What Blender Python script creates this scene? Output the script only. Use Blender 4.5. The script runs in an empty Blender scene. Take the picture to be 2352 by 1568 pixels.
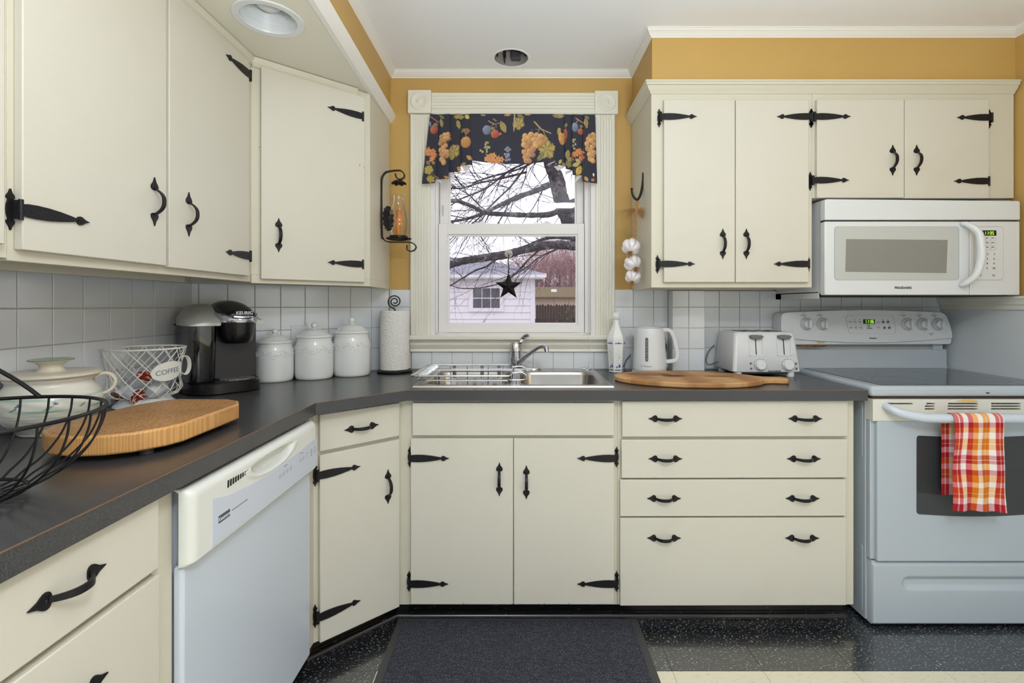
import bpy, bmesh, math, random
import numpy as np
from mathutils import Vector, Matrix
random.seed(7)
PI = math.pi
SC = bpy.context.scene
COL = SC.collection

# ------------------------------------------------------------------ camera
FPX, CX, CY, CAMH = 1130.0, 1195.0, 702.0, 1.231
cam_data = bpy.data.cameras.new('camera')
cam = bpy.data.objects.new('camera', cam_data)
COL.objects.link(cam)
cam.location = (0, 0, CAMH)
cam.rotation_euler = (PI / 2, 0, 0)
cam_data.sensor_width = 36.0
cam_data.lens = FPX / 2352 * 36
cam_data.shift_x = -(CX - 1176) / 2352
cam_data.shift_y = -(784 - CY) / 2352
cam_data.clip_start = 0.02
SC.camera = cam

# ------------------------------------------------------------------ light
SC.view_settings.view_transform = 'Standard'
SC.view_settings.look = 'None'
SC.view_settings.exposure = -0.13
SC.view_settings.gamma = 1.0
SC.view_settings.use_curve_mapping = False
world = bpy.data.worlds.new('overcast_sky')
SC.world = world
world.use_nodes = True
_bg = world.node_tree.nodes['Background']
_bg.inputs['Color'].default_value = (0.95, 0.96, 1.0, 1)
_bg.inputs['Strength'].default_value = 2.0


def area(name, loc, rot, sx, sy, power, color=(1, 1, 1)):
    l = bpy.data.lights.new(name, 'AREA')
    l.shape = 'RECTANGLE'
    l.size = sx
    l.size_y = sy
    l.energy = power
    l.color = color
    o = bpy.data.objects.new(name, l)
    o.location = loc
    o.rotation_euler = rot
    COL.objects.link(o)
    return o


# the kitchen's ceiling fixture behind the camera
area('ceiling_light', (0.45, -0.32, 2.33), (0, 0, 0), 0.28, 0.28, 19, (0.98, 0.985, 1.0))
area('right_fill_light', (2.04, -0.9, 1.45), (PI / 2, 0, PI / 2), 1.2, 1.1, 11, (0.90, 0.96, 1.0))  # added fill on the right wall, brightens the dishwasher side; no window there
area('left_fill_light', (-1.0, -1.3, 1.55), (PI / 2, 0, -PI / 2), 1.3, 1.2, 4, (0.92, 0.97, 1.0))  # added unseen fill from the left wall, no window there
area('ceiling_bounce_fill', (0.4, -0.18, 1.26), (PI, 0, 0), 0.5, 0.5, 66, (0.90, 0.955, 1.0))  # added upward lamp out of view, brightens the ceiling and upper walls


# ------------------------------------------------------------------ projection helpers (photo pixel -> metres at a known depth)
def ux(u, Y): return (u - CX) * Y / FPX
def vz(v, Y): return CAMH - (v - CY) * Y / FPX
def at(u, v, Y): return Vector((ux(u, Y), Y, vz(v, Y)))
def uyX(u, X): return FPX * X / (u - CX)          # depth of pixel column u on the plane x = X
def lin(c):
    c = c / 255.0
    return c / 12.92 if c <= 0.04045 else ((c + 0.055) / 1.055) ** 2.4
def rgb(t): return (lin(t[0]), lin(t[1]), lin(t[2]), 1.0)


# ------------------------------------------------------------------ materials
def mat(name, col, rough=0.5, metal=0.0, bump=None, speck=None, blotch=None, coat=0.0, emit=None, alpha=None, spec=None, trans=None, ior=None, attr=None):
    m = bpy.data.materials.new(name)
    m.use_nodes = True
    nt = m.node_tree
    N, L = nt.nodes, nt.links
    b = N['Principled BSDF']
    b.inputs['Base Color'].default_value = rgb(col)
    b.inputs['Roughness'].default_value = rough
    b.inputs['Metallic'].default_value = metal
    if coat: b.inputs['Coat Weight'].default_value = coat; b.inputs['Coat Roughness'].default_value = 0.06
    if spec is not None: b.inputs['Specular IOR Level'].default_value = spec
    if trans is not None: b.inputs['Transmission Weight'].default_value = trans
    if ior is not None: b.inputs['IOR'].default_value = ior
    if alpha is not None: b.inputs['Alpha'].default_value = alpha
    if emit:
        b.inputs['Emission Color'].default_value = rgb(emit[0])
        b.inputs['Emission Strength'].default_value = emit[1]
    tc = None
    cur = None
    def coords():
        nonlocal tc
        if tc is None: tc = N.new('ShaderNodeTexCoord')
        return tc.outputs['Object']
    if attr:
        a = N.new('ShaderNodeVertexColor'); a.layer_name = attr
        cur = a.outputs['Color']
        L.new(cur, b.inputs['Base Color'])
    def mixin(fac, colr, amount_from):
        nonlocal cur
        mx = N.new('ShaderNodeMix'); mx.data_type = 'RGBA'
        L.new(fac, mx.inputs['Factor'])
        if cur is None: mx.inputs['A'].default_value = rgb(col)
        else: L.new(cur, mx.inputs['A'])
        mx.inputs['B'].default_value = rgb(colr)
        cur = mx.outputs['Result']
        L.new(cur, b.inputs['Base Color'])
    for lst in ((blotch or []), (speck or [])):
        for (scale, lo, hi, c, *st) in lst:
            n = N.new('ShaderNodeTexNoise')
            n.inputs['Scale'].default_value = scale
            n.inputs['Detail'].default_value = 3.0 if lst is (blotch or []) else 1.5
            if st:
                mp = N.new('ShaderNodeMapping'); mp.inputs['Scale'].default_value = st[0]
                L.new(coords(), mp.inputs['Vector']); L.new(mp.outputs['Vector'], n.inputs['Vector'])
            else:
                L.new(coords(), n.inputs['Vector'])
            mr = N.new('ShaderNodeMapRange')
            mr.inputs['From Min'].default_value = lo
            mr.inputs['From Max'].default_value = hi
            L.new(n.outputs['Fac'], mr.inputs['Value'])
            mixin(mr.outputs['Result'], c, None)
    if bump:
        n = N.new('ShaderNodeTexNoise')
        n.inputs['Scale'].default_value = bump[0]
        n.inputs['Detail'].default_value = 3
        if len(bump) > 3:
            mp = N.new('ShaderNodeMapping'); mp.inputs['Scale'].default_value = bump[3]
            L.new(coords(), mp.inputs['Vector']); L.new(mp.outputs['Vector'], n.inputs['Vector'])
        else:
            L.new(coords(), n.inputs['Vector'])
        bp = N.new('ShaderNodeBump')
        bp.inputs['Strength'].default_value = bump[1]
        bp.inputs['Distance'].default_value = bump[2]
        L.new(n.outputs['Fac'], bp.inputs['Height'])
        L.new(bp.outputs['Normal'], b.inputs['Normal'])
    return m


def glassy(name, tint, gloss_rough=0.02, base=0.04, gmax=0.9):
    """thin pane: transparent with a fresnel reflection"""
    m = bpy.data.materials.new(name); m.use_nodes = True
    N, L = m.node_tree.nodes, m.node_tree.links
    N.remove(N['Principled BSDF'])
    out = N['Material Output']
    t = N.new('ShaderNodeBsdfTransparent'); t.inputs['Color'].default_value = (*tint, 1)
    g = N.new('ShaderNodeBsdfGlossy'); g.inputs['Roughness'].default_value = gloss_rough
    f = N.new('ShaderNodeLayerWeight'); f.inputs['Blend'].default_value = 0.35
    mr = N.new('ShaderNodeMapRange'); mr.inputs['To Min'].default_value = base; mr.inputs['To Max'].default_value = gmax
    L.new(f.outputs['Fresnel'], mr.inputs['Value'])
    mx = N.new('ShaderNodeMixShader')
    L.new(mr.outputs['Result'], mx.inputs['Fac'])
    L.new(t.outputs[0], mx.inputs[1]); L.new(g.outputs[0], mx.inputs[2])
    L.new(mx.outputs[0], out.inputs['Surface'])
    return m


CREAM = (213, 209, 196)
m_cab = mat('cream_painted_wood', CREAM, 0.42, bump=(260, 0.10, 0.002), blotch=[(3.0, 0.55, 0.85, (209, 204, 189))])
m_cab2 = mat('cream_frame_paint', (213, 208, 190), 0.45, bump=(200, 0.12, 0.002))
m_trim = mat('white_trim_paint', (238, 236, 230), 0.4, bump=(120, 0.06, 0.002))
m_casing = mat('window_casing_paint', (234, 231, 218), 0.4, bump=(120, 0.06, 0.002))
m_vinyl = mat('white_window_frame', (236, 233, 232), 0.45)
m_yellow = mat('mustard_wall_paint', (200, 163, 94), 0.55, bump=(240, 0.18, 0.002), blotch=[(1.5, 0.4, 0.8, (195, 157, 88))])
m_ceil = mat('ceiling_paint', (244, 246, 250), 0.8, bump=(150, 0.15, 0.002))
m_soffit = mat('soffit_cream_paint', (228, 224, 208), 0.6, bump=(80, 0.08, 0.003))
m_wallwhite = mat('pale_wall_panel', (216, 221, 224), 0.45)
m_tile = mat('white_glazed_tile', (226, 230, 234), 0.13, blotch=[(4, 0.45, 0.8, (216, 219, 222))], bump=(9, 0.10, 0.004))
m_grout = mat('tile_grout', (208, 200, 182), 0.85)
m_counter = mat('charcoal_laminate', (54, 54, 57), 0.27, spec=.8, speck=[(900, 0.52, 0.66, (84, 85, 88)), (700, 0.60, 0.72, (32, 32, 35))], bump=(500, 0.06, 0.001))
m_edge = mat('laminate_seam_brown', (120, 92, 72), 0.5)
m_kick = mat('black_gloss_kick', (14, 14, 16), 0.22, speck=[(60, 0.70, 0.76, (120, 118, 112), (1, 1, 6))])
m_iron = mat('black_hammered_iron', (34, 33, 37), 0.42, 0.5, bump=(330, 0.55, 0.0016))
m_iron2 = mat('black_wrought_iron', (26, 25, 28), 0.38, 0.4, bump=(160, 0.3, 0.0012))
m_screw = mat('screw_head', (150, 150, 152), 0.3, 0.9)
m_floor_b = mat('black_vinyl_tile', (30, 32, 38), 0.17, ior=2.5, speck=[(95, 0.645, 0.68, (190, 192, 190), (1, 3.0, 1)), (60, 0.70, 0.73, (150, 150, 148), (2.2, 1, 1))])
m_floor_c = mat('cream_vinyl_tile', (226, 220, 196), 0.2, speck=[(60, 0.62, 0.72, (196, 190, 160), (1, 3, 1))])
m_floorgap = mat('floor_joint', (40, 38, 36), 0.6)
m_mat = mat('grey_ribbed_carpet', (40, 42, 50), 0.95, speck=[(330, 0.50, 0.72, (108, 112, 128), (1, 0.7, 1)), (22, 0.45, 0.9, (34, 35, 42), (1.2, 6, 1))], bump=(300, 0.8, 0.004))
m_rubber = mat('grey_rubber_border', (66, 66, 66), 0.55)
m_white = mat('white_enamel', (205, 214, 226), 0.22, bump=(500, 0.05, 0.0006))
m_range_shaded = mat('range_enamel_shaded', (184, 193, 201), 0.22, bump=(500, 0.05, 0.0006))  # white enamel darkened in its colour to stand in for dimmer light on the range
m_white2 = mat('white_appliance_plastic', (224, 227, 229), 0.3)
m_bisque2 = mat('offwhite_fascia', (226, 228, 222), 0.32)
m_bisque = mat('aged_white_plastic', (224, 223, 212), 0.35)
m_dark = mat('dark_gap', (22, 20, 20), 0.7)
m_black = mat('black_plastic', (18, 17, 19), 0.25)
m_blackm = mat('matte_black_plastic', (44, 41, 44), 0.42)
m_chrome = mat('chrome', (205, 206, 210), 0.08, 1.0)
m_steel = mat('brushed_stainless', (178, 174, 170), 0.26, 1.0, bump=(60, 0.05, 0.001, (1, 30, 1)))
m_silver = mat('silver_plastic', (196, 196, 192), 0.42, 0.35)
m_ceramic = mat('white_ceramic', (232, 234, 232), 0.08, coat=0.3)
m_ink = mat('grey_print', (70, 74, 80), 0.5)
m_inkl = mat('pale_grey_print', (140, 146, 156), 0.5)
m_green = mat('green_digits', (150, 220, 60), 0.5, emit=((170, 255, 60), 1.2))
m_lcd = mat('display_glass', (20, 18, 14), 0.15)
m_glass = glassy('window_glass', (0.96, 0.955, 0.985), base=0.0, gmax=0.35)
m_glass2 = glassy('clear_glass', (0.97, 0.95, 0.93), base=0.03, gmax=0.45)


# ------------------------------------------------------------------ mesh building
class MB:
    def __init__(self): self.v = []; self.f = []
    def add(self, vs, fs):
        o = len(self.v); self.v.extend([tuple(p) for p in vs]); self.f.extend([tuple(i + o for i in f) for f in fs]); return self
    def box(self, x0, x1, y0, y1, z0, z1):
        vs = [(x0, y0, z0), (x1, y0, z0), (x1, y1, z0), (x0, y1, z0), (x0, y0, z1), (x1, y0, z1), (x1, y1, z1), (x0, y1, z1)]
        return self.add(vs, [(0, 3, 2, 1), (4, 5, 6, 7), (0, 1, 5, 4), (1, 2, 6, 5), (2, 3, 7, 6), (3, 0, 4, 7)])
    def hexa(self, vs):
        return self.add(vs, [(0, 3, 2, 1), (4, 5, 6, 7), (0, 1, 5, 4), (1, 2, 6, 5), (2, 3, 7, 6), (3, 0, 4, 7)])
    def loops(self, rings, cap0=True, cap1=True, closed=False):
        n = len(rings[0]); vs = [p for r in rings for p in r]; fs = []
        m = len(rings)
        for i in range(m if closed else m - 1):
            a = i * n; b = ((i + 1) % m) * n
            for j in range(n):
                k = (j + 1) % n
                fs.append((a + j, a + k, b + k, b + j))
        if not closed:
            if cap0: fs.append(tuple(range(n - 1, -1, -1)))
            if cap1: fs.append(tuple((m - 1) * n + j for j in range(n)))
        return self.add(vs, fs)
    def prism(self, poly, plane, c0, c1):
        def mk(p, c):
            if plane == 'xz': return (p[0], c, p[1])
            if plane == 'xy': return (p[0], p[1], c)
            return (c, p[0], p[1])
        return self.loops([[mk(p, c0) for p in poly], [mk(p, c1) for p in poly]])
    def tube(self, pts, r, seg=8, closed=False, caps=True):
        pts = [Vector(p) for p in pts]
        n = len(pts)
        rs = r if isinstance(r, (list, tuple)) else [r] * n
        tans = []
        for i in range(n):
            if closed: t = pts[(i + 1) % n] - pts[i - 1]
            else: t = pts[min(i + 1, n - 1)] - pts[max(i - 1, 0)]
            if t.length < 1e-9: t = Vector((0, 0, 1))
            tans.append(t.normalized())
        up = Vector((0, 0, 1)) if abs(tans[0].z) < 0.9 else Vector((1, 0, 0))
        nrm = (up - tans[0] * up.dot(tans[0])).normalized()
        rings = []
        for i in range(n):
            nrm = (nrm - tans[i] * nrm.dot(tans[i]))
            if nrm.length < 1e-6: nrm = tans[i].orthogonal()
            nrm.normalize()
            bn = tans[i].cross(nrm)
            rings.append([pts[i] + (nrm * math.cos(2 * PI * k / seg) + bn * math.sin(2 * PI * k / seg)) * rs[i] for k in range(seg)])
        return self.loops(rings, caps, caps, closed)
    def strap(self, pts, wdir, w, t):
        """flat bar following pts; wdir = fixed width direction, w width (float or list), t thickness"""
        pts = [Vector(p) for p in pts]; wd = Vector(wdir).normalized(); n = len(pts)
        ws = w if isinstance(w, (list, tuple)) else [w] * n
        rings = []
        for i in range(n):
            tg = (pts[min(i + 1, n - 1)] - pts[max(i - 1, 0)]).normalized()
            nn = tg.cross(wd).normalized()
            a = wd * ws[i] / 2; c = nn * t / 2
            rings.append([pts[i] - a - c, pts[i] + a - c, pts[i] + a + c, pts[i] - a + c])
        return self.loops(rings)
    def cyl(self, p0, p1, r0, r1=None, seg=20):
        return self.tube([p0, p1], [r0, r0 if r1 is None else r1], seg)
    def lathe(self, prof, seg=40, c=(0, 0, 0), sx=1.0, sy=1.0, rot=None, cap0=True, cap1=True):
        rings = []
        for (r, z) in prof:
            ring = []
            for k in range(seg):
                a = 2 * PI * k / seg
                p = Vector((max(r, 1e-5) * math.cos(a) * sx, max(r, 1e-5) * math.sin(a) * sy, z))
                if rot is not None: p = rot @ p
                ring.append(p + Vector(c))
            rings.append(ring)
        return self.loops(rings, cap0, cap1)
    def sphere(self, c, r, seg=14, rings=8, s=(1, 1, 1)):
        prof = [(r * math.sin(PI * i / rings), -r * math.cos(PI * i / rings)) for i in range(rings + 1)]
        rr = []
        for (q, z) in prof:
            rr.append([(c[0] + max(q, 1e-5) * math.cos(2 * PI * k / seg) * s[0], c[1] + max(q, 1e-5) * math.sin(2 * PI * k / seg) * s[1], c[2] + z * s[2]) for k in range(seg)])
        return self.loops(rr)
    def xf(self, M, start=0):
        for i in range(start, len(self.v)):
            self.v[i] = tuple(M @ Vector(self.v[i]))
        return self
    def mesh(self, name, mt, smooth=35, recalc=True):
        me = bpy.data.meshes.new(name)
        me.from_pydata(self.v, [], self.f)
        if recalc:
            bm = bmesh.new(); bm.from_mesh(me)
            bmesh.ops.recalc_face_normals(bm, faces=bm.faces)
            bm.to_mesh(me); bm.free()
        for x in (mt if isinstance(mt, (list, tuple)) else [mt]): me.materials.append(x)
        if smooth:
            me.polygons.foreach_set('use_smooth', [True] * len(me.polygons))
            me.set_sharp_from_angle(angle=math.radians(smooth))
        me.update()
        return me
    def build(self, name, mt, parent=None, bevel=0, seg=2, loc=None, rot=None, smooth=35, world=False, recalc=True):
        if world and parent is not None:
            l = parent.location
            self.v = [(p[0] - l[0], p[1] - l[1], p[2] - l[2]) for p in self.v]
        o = bpy.data.objects.new(name, self.mesh(name, mt, smooth, recalc))
        COL.objects.link(o)
        if parent is not None: o.parent = parent
        if loc: o.location = loc
        if rot: o.rotation_euler = rot
        if bevel:
            b = o.modifiers.new('bevel', 'BEVEL'); b.width = bevel; b.segments = seg; b.limit_method = 'ANGLE'; b.angle_limit = math.radians(40)
        return o


def tag(o, label=None, cat=None, group=None, kind=None):
    if label: o['label'] = label
    if cat: o['category'] = cat
    if group: o['group'] = group
    if kind: o['kind'] = kind
    return o
def thing(name, label, cat, loc=(0, 0, 0), rz=0, group=None):
    o = bpy.data.objects.new(name, None); COL.objects.link(o)
    o.location = loc; o.rotation_euler = (0, 0, rz); o.empty_display_size = 0.05
    return tag(o, label, cat, group)
def link_copy(src, parent, loc, rot=(0, 0, 0)):
    c = src.copy(); COL.objects.link(c); c.parent = parent; c.location = loc; c.rotation_euler = rot
    return c
def struct(mb, name, mt, label=None, parent=None, bevel=0, **k):
    o = mb.build(name, mt, parent, bevel, **k)
    if parent is None: tag(o, label, None, None, 'structure')
    return o
def text(s, size, mt, name, parent, x, y, z, align='CENTER', extrude=0.0003, fn=None, bold=0.0, sx=1.0):
    """lettering on a plane facing local -y, baseline z"""
    c = bpy.data.curves.new('t', 'FONT'); c.body = s; c.size = size; c.align_x = align; c.extrude = extrude; c.offset = bold
    c.resolution_u = 3
    t = bpy.data.objects.new('t', c); COL.objects.link(t)
    me = bpy.data.meshes.new_from_object(t.evaluated_get(bpy.context.evaluated_depsgraph_get()))
    bpy.data.objects.remove(t); bpy.data.curves.remove(c)
    for v in me.vertices:
        p = v.co.copy()
        if fn: v.co = Vector(fn(p.x * sx, p.y, p.z))
        else: v.co = Vector((x + p.x * sx, y - p.z, z + p.y))
    me.materials.clear(); me.materials.append(mt)
    o = bpy.data.objects.new(name, me); COL.objects.link(o); o.parent = parent
    return o
def arc(c, r, a0, a1, n, plane='xz'):
    out = []
    for i in range(n + 1):
        a = a0 + (a1 - a0) * i / n
        if plane == 'xz': out.append(Vector((c[0] + r * math.cos(a), c[1], c[2] + r * math.sin(a))))
        elif plane == 'xy': out.append(Vector((c[0] + r * math.cos(a), c[1] + r * math.sin(a), c[2])))
        else: out.append(Vector((c[0], c[1] + r * math.cos(a), c[2] + r * math.sin(a))))
    return out
def spline(pts, n=8):
    """catmull-rom through pts"""
    P = [Vector(p) for p in pts]; P = [P[0] * 2 - P[1]] + P + [P[-1] * 2 - P[-2]]
    out = []
    for i in range(1, len(P) - 2):
        for j in range(n):
            t = j / n; a, b, c, d = P[i - 1], P[i], P[i + 1], P[i + 2]
            out.append(0.5 * ((2 * b) + (c - a) * t + (2 * a - 5 * b + 4 * c - d) * t * t + (3 * b - a - 3 * c + d) * t ** 3))
    out.append(P[-2]); return out
def rrect(x0, x1, z0, z1, r, n=5):
    pts = []
    for (cx, cz, a0) in ((x1 - r, z1 - r, 0), (x0 + r, z1 - r, PI / 2), (x0 + r, z0 + r, PI), (x1 - r, z0 + r, 1.5 * PI)):
        for i in range(n + 1):
            a = a0 + PI / 2 * i / n
            pts.append((cx + r * math.cos(a), cz + r * math.sin(a)))
    return pts
def mould(path, prof, closed=False):
    """sweep profile (d outward to the right of travel, z) along an XY path with mitres"""
    P = [Vector((p[0], p[1])) for p in path]; n = len(P); rings = []
    for i in range(n):
        def nr(a, b):
            d = (b - a).normalized(); return Vector((d.y, -d.x))
        if i == 0: m = nr(P[0], P[1])
        elif i == n - 1: m = nr(P[-2], P[-1])
        else:
            a = nr(P[i - 1], P[i]); b = nr(P[i], P[i + 1]); m = (a + b); m = m / (1 + a.dot(b))
        z0 = path[i][2] if len(path[i]) > 2 else 0
        rings.append([(P[i].x + m.x * d, P[i].y + m.y * d, z0 + z) for (d, z) in prof])
    return MB().loops(rings)
def seg7(s, x, z, h, y, mb):
    """seven-segment digits as thin bars"""
    S = {'1': 'bc', '3': 'abgcd', '5': 'afgcd', '6': 'afgecd', '0': 'abcdef'}
    w = h * 0.5; t = h * 0.13
    for ch in s:
        if ch == ':':
            for zz in (0.3, 0.68): mb.box(x, x + t, y - .0004, y, z + h * zz, z + h * zz + t)
            x += t * 2.2; continue
        B = {'a': (0, w, h - t, h), 'd': (0, w, 0, t), 'g': (0, w, h / 2 - t / 2, h / 2 + t / 2), 'f': (0, t, h / 2, h), 'e': (0, t, 0, h / 2), 'b': (w - t, w, h / 2, h), 'c': (w - t, w, 0, h / 2)}
        for k in S[ch]:
            a = B[k]; mb.box(x + a[0] + .05 * t, x + a[1] - .05 * t, y - .0004, y, z + a[2] + .1 * t, z + a[3] - .1 * t)
        x += w * 1.45

# =================================================================== ROOM SHELL
YW, XR, ZC = 2.457, 2.10, 2.40
XN = -0.657
DC = Vector((-1.325, 1.979))
DE = Vector((XN, YW))
ZF = 0.015
ZL = [0.916, 1.022, 1.123, 1.224, 1.322]
T = 0.1009

# ---- floor
fl = struct(MB().box(-1.6, 2.3, -2.5, 2.6, -0.06, ZF - 0.003), 'floor', m_floorgap, 'kitchen floor of black and cream vinyl tiles')
xs = [-1.088, -0.783, -0.478, -0.149, 0.178, 0.506, 0.809, 1.111, 1.415, 1.72, 2.025, 2.13]
ys = [-2.3, -1.997, -1.692, -1.387, -1.082, -0.777, -0.472, -0.167, 0.138, 0.423, 0.728, 1.033, 1.338, 1.638, 1.943, 2.1]
_tm = {}
for i in range(len(xs) - 1):
    for j in range(len(ys) - 1):
        w, h = xs[i + 1] - xs[i], ys[j + 1] - ys[j]
        black = ys[j] > 1.6 or xs[i] < -0.6
        key = (round(w, 3), round(h, 3), black)
        if key not in _tm:
            g = 0.0006
            _tm[key] = MB().box(-w / 2 + g, w / 2 - g, -h / 2 + g, h / 2 - g, -0.003, 0).mesh('floor_tile', m_floor_b if black else m_floor_c)
        o = bpy.data.objects.new('floor_tile', _tm[key]); COL.objects.link(o); o.parent = fl
        o.location = ((xs[i] + xs[i + 1]) / 2, (ys[j] + ys[j + 1]) / 2, ZF)

# ---- walls
wb = MB()
OX0, OX1, OZ0, OZ1 = -0.446, 0.372, 1.075, 2.178
wb.box(XN, OX0, YW, YW + .14, 0, 2.46).box(OX1, 2.2, YW, YW + .14, 0, 2.46).box(OX0, OX1, YW, YW + .14, 0, OZ0).box(OX0, OX1, YW, YW + .14, OZ1, 2.46)
wback = struct(wb, 'wall_back', m_yellow, 'mustard yellow kitchen wall around the sink window')
thd = math.atan2(DE.y - DC.y, DE.x - DC.x)
LD = (DE - DC).length
wdiag = MB().box(-0.05, LD + .05, 0, .1, 0, 2.15).build('wall_diagonal', m_wallwhite)
wdiag.location = (DC.x, DC.y, 0); wdiag.rotation_euler = (0, 0, thd)
tag(wdiag, 'angled corner wall behind the white canisters', kind='structure')
LN = Vector((-1.245, 0.45))           # near point of the left wall line
LW0 = Vector((-1.10, -2.4)); 
thl = math.atan2(DC.y - LN.y, DC.x - LN.x)
dl = Vector((math.cos(thl), math.sin(thl)))
LLEN = 4.38
LO = DC - dl * LLEN
wleft = MB().box(0, LLEN, 0, .1, 0, 2.46).build('wall_left', m_wallwhite)
wleft.location = (LO.x, LO.y, 0); wleft.rotation_euler = (0, 0, thl)
tag(wleft, 'left kitchen wall tiled in white behind the counter', kind='structure')
wr = MB().box(0, 4.9, 0, .1, 1.24, 2.46)
wright = wr.build('wall_right', m_yellow)
wright.location = (XR, YW, 0); wright.rotation_euler = (0, 0, -PI / 2)
tag(wright, 'right kitchen wall, mustard above and pale panel below the rail', kind='structure')
MB().box(0, 4.9, -.004, .1, 0, 1.24).build('wall_panel', m_wallwhite, wright)
struct(MB().box(-1.6, 2.3, -2.5, -2.4, 0, 2.46), 'wall_rear', m_wallwhite, 'rear wall of the kitchen behind the camera')
ch = MB().box(.736, .894, 2.389, YW - .0005, 0, 1.306)
wchase = struct(ch, 'wall_chase', m_tile, 'shallow tiled pipe chase standing out between kettle and toaster')

_tiles = {}
def tiles(wall, xl, zl, y0=-0.003, dz=None, skip=None):
    for i in range(len(xl) - 1):
        for j in range(len(zl) - 1):
            if skip and skip((xl[i] + xl[i + 1]) / 2, (zl[j] + zl[j + 1]) / 2): continue
            w, h = round(xl[i + 1] - xl[i], 4), round(zl[j + 1] - zl[j], 4)
            if w < 0.006: continue
            if (w, h) not in _tiles:
                g = .0011; x, z = w / 2 - g, h / 2 - g; c = .0014
                vs = [(-x, 0, -z), (x, 0, -z), (x, 0, z), (-x, 0, z), (-x, -.003, -z), (x, -.003, -z), (x, -.003, z), (-x, -.003, z),
                      (-x + c, -.0042, -z + c), (x - c, -.0042, -z + c), (x - c, -.0042, z - c), (-x + c, -.0042, z - c)]
                fs = [(4, 5, 1, 0), (5, 6, 2, 1), (6, 7, 3, 2), (7, 4, 0, 3), (8, 9, 5, 4), (9, 10, 6, 5), (10, 11, 7, 6), (11, 8, 4, 7), (11, 10, 9, 8)]
                mb = MB(); mb.add(vs, fs); _tiles[(w, h)] = mb.mesh('wall_tile', m_tile, smooth=0)
            o = bpy.data.objects.new('wall_tile', _tiles[(w, h)]); COL.objects.link(o); o.parent = wall
            o.location = ((xl[i] + xl[i + 1]) / 2, y0, (zl[j] + zl[j + 1]) / 2)
            o.rotation_euler = (random.uniform(-.004, .004), 0, random.uniform(-.004, .004))
def grout(wall, x0, x1, z0, z1):
    MB().box(x0, x1, -.003, -.0002, z0, z1).build('grout', m_grout, wall, smooth=0)

# diagonal wall tiles
dx = [0.0] + [0.0254 + T * k for k in range(8)] + [LD - .001]
grout(wdiag, 0.002, LD - .002, .905, 1.335); tiles(wdiag, dx, ZL)
# left wall tiles (towards the camera)
lx = [LLEN - .0035] + [LLEN - .022 - T * k for k in range(19)]
lx = sorted(lx)
grout(wleft, lx[0], LLEN - .002, .905, 1.335); tiles(wleft, lx, ZL)
# window wall (children of wall_back: world coordinates, wall at y = YW)
def back_tiles(xl, zl):
    MB().box(xl[0], xl[-1], YW - .003, YW - .0002, zl[0] - .012, zl[-1]).build('grout', m_grout, wback, smooth=0)
    tiles(wback, xl, zl, YW - .003)
back_tiles([XN + .006, -.643, -.546], ZL[:-1] + [1.311])
sill_x = [-.546] + [-.542 + T * k for k in range(0, 10)] + [.468]
sill_x = [x for x in sill_x if x <= .468]
back_tiles(sill_x[1:] + ([.468] if sill_x[-1] < .467 else []), [.916, 1.003])
back_tiles([.4695, .563, .6640, .7355], ZL[:-1] + [1.312])
xr = [.8945] + [.991 + .1014 * k for k in range(11)] + [2.094]
back_tiles(xr, ZL[:-1] + [1.306])
MB().box(.7375, .8925, 2.386, 2.3888, .905, 1.305).build('grout', m_grout, wchase, smooth=0)
tiles(wchase, [.7365, .816, .8935], ZL[:-1] + [1.305], 2.3862)
# paint ridge left of the garlic
# ---- ceiling
def plate_hole(x0, x1, y0, y1, z0, z1, cx, cy, r, n=48):
    mb = MB(); s = r * 1.3
    for (a, b, c, d) in ((x0, x1, y0, cy - s), (x0, x1, cy + s, y1), (x0, cx - s, cy - s, cy + s), (cx + s, x1, cy - s, cy + s)):
        mb.box(a, b, c, d, z0, z1)
    inn, out = [], []
    for k in range(n):
        a = 2 * PI * k / n; c_, s_ = math.cos(a), math.sin(a); m = s / max(abs(c_), abs(s_))
        inn.append((cx + r * c_, cy + r * s_)); out.append((cx + m * c_, cy + m * s_))
    return mb.loops([[(p[0], p[1], z0) for p in inn], [(p[0], p[1], z0) for p in out], [(p[0], p[1], z1) for p in out], [(p[0], p[1], z1) for p in inn]], closed=True)
struct(plate_hole(-1.5, 2.25, -2.5, 2.55, ZC, ZC + .014, -.043, 2.325, .079), 'ceiling', m_ceil, 'white painted kitchen ceiling with an open round fixture hole')
# left soffit
def sofx(y): return -.650 + (.037 * (YW - y) / (YW - 1.2) if y > 1.2 else .037)
sf = MB()
pts = [YW, 1.2, -2.4]
ring = []
for y in pts: ring.append([(-.645, y, ZC), (sofx(y), y, 2.15), (sofx(y) - .02, y, 2.15), (-.68, y, ZC)])
sf.loops(ring)
struct(sf, 'wall_soffit_left', m_yellow, 'mustard soffit face above the left cabinets')
sp = plate_hole(-1.34, -.68, -2.4, YW, 2.143, 2.157, -.80, 1.565, .082)
for i in range(len(pts) - 1):
    a, b = pts[i], pts[i + 1]
    sp.hexa([(-.68, a, 2.143), (sofx(a), a, 2.143), (sofx(b), b, 2.143), (-.68, b, 2.143), (-.68, a, 2.157), (sofx(a), a, 2.157), (sofx(b), b, 2.157), (-.68, b, 2.157)])
struct(sp, 'ceiling_soffit_left', m_soffit, 'cream underside of the left soffit with a recessed light')
struct(MB().box(.559, XR, 2.087, YW, 2.172, ZC), 'wall_soffit_right', m_yellow, 'mustard soffit above the right cabinets')
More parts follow.
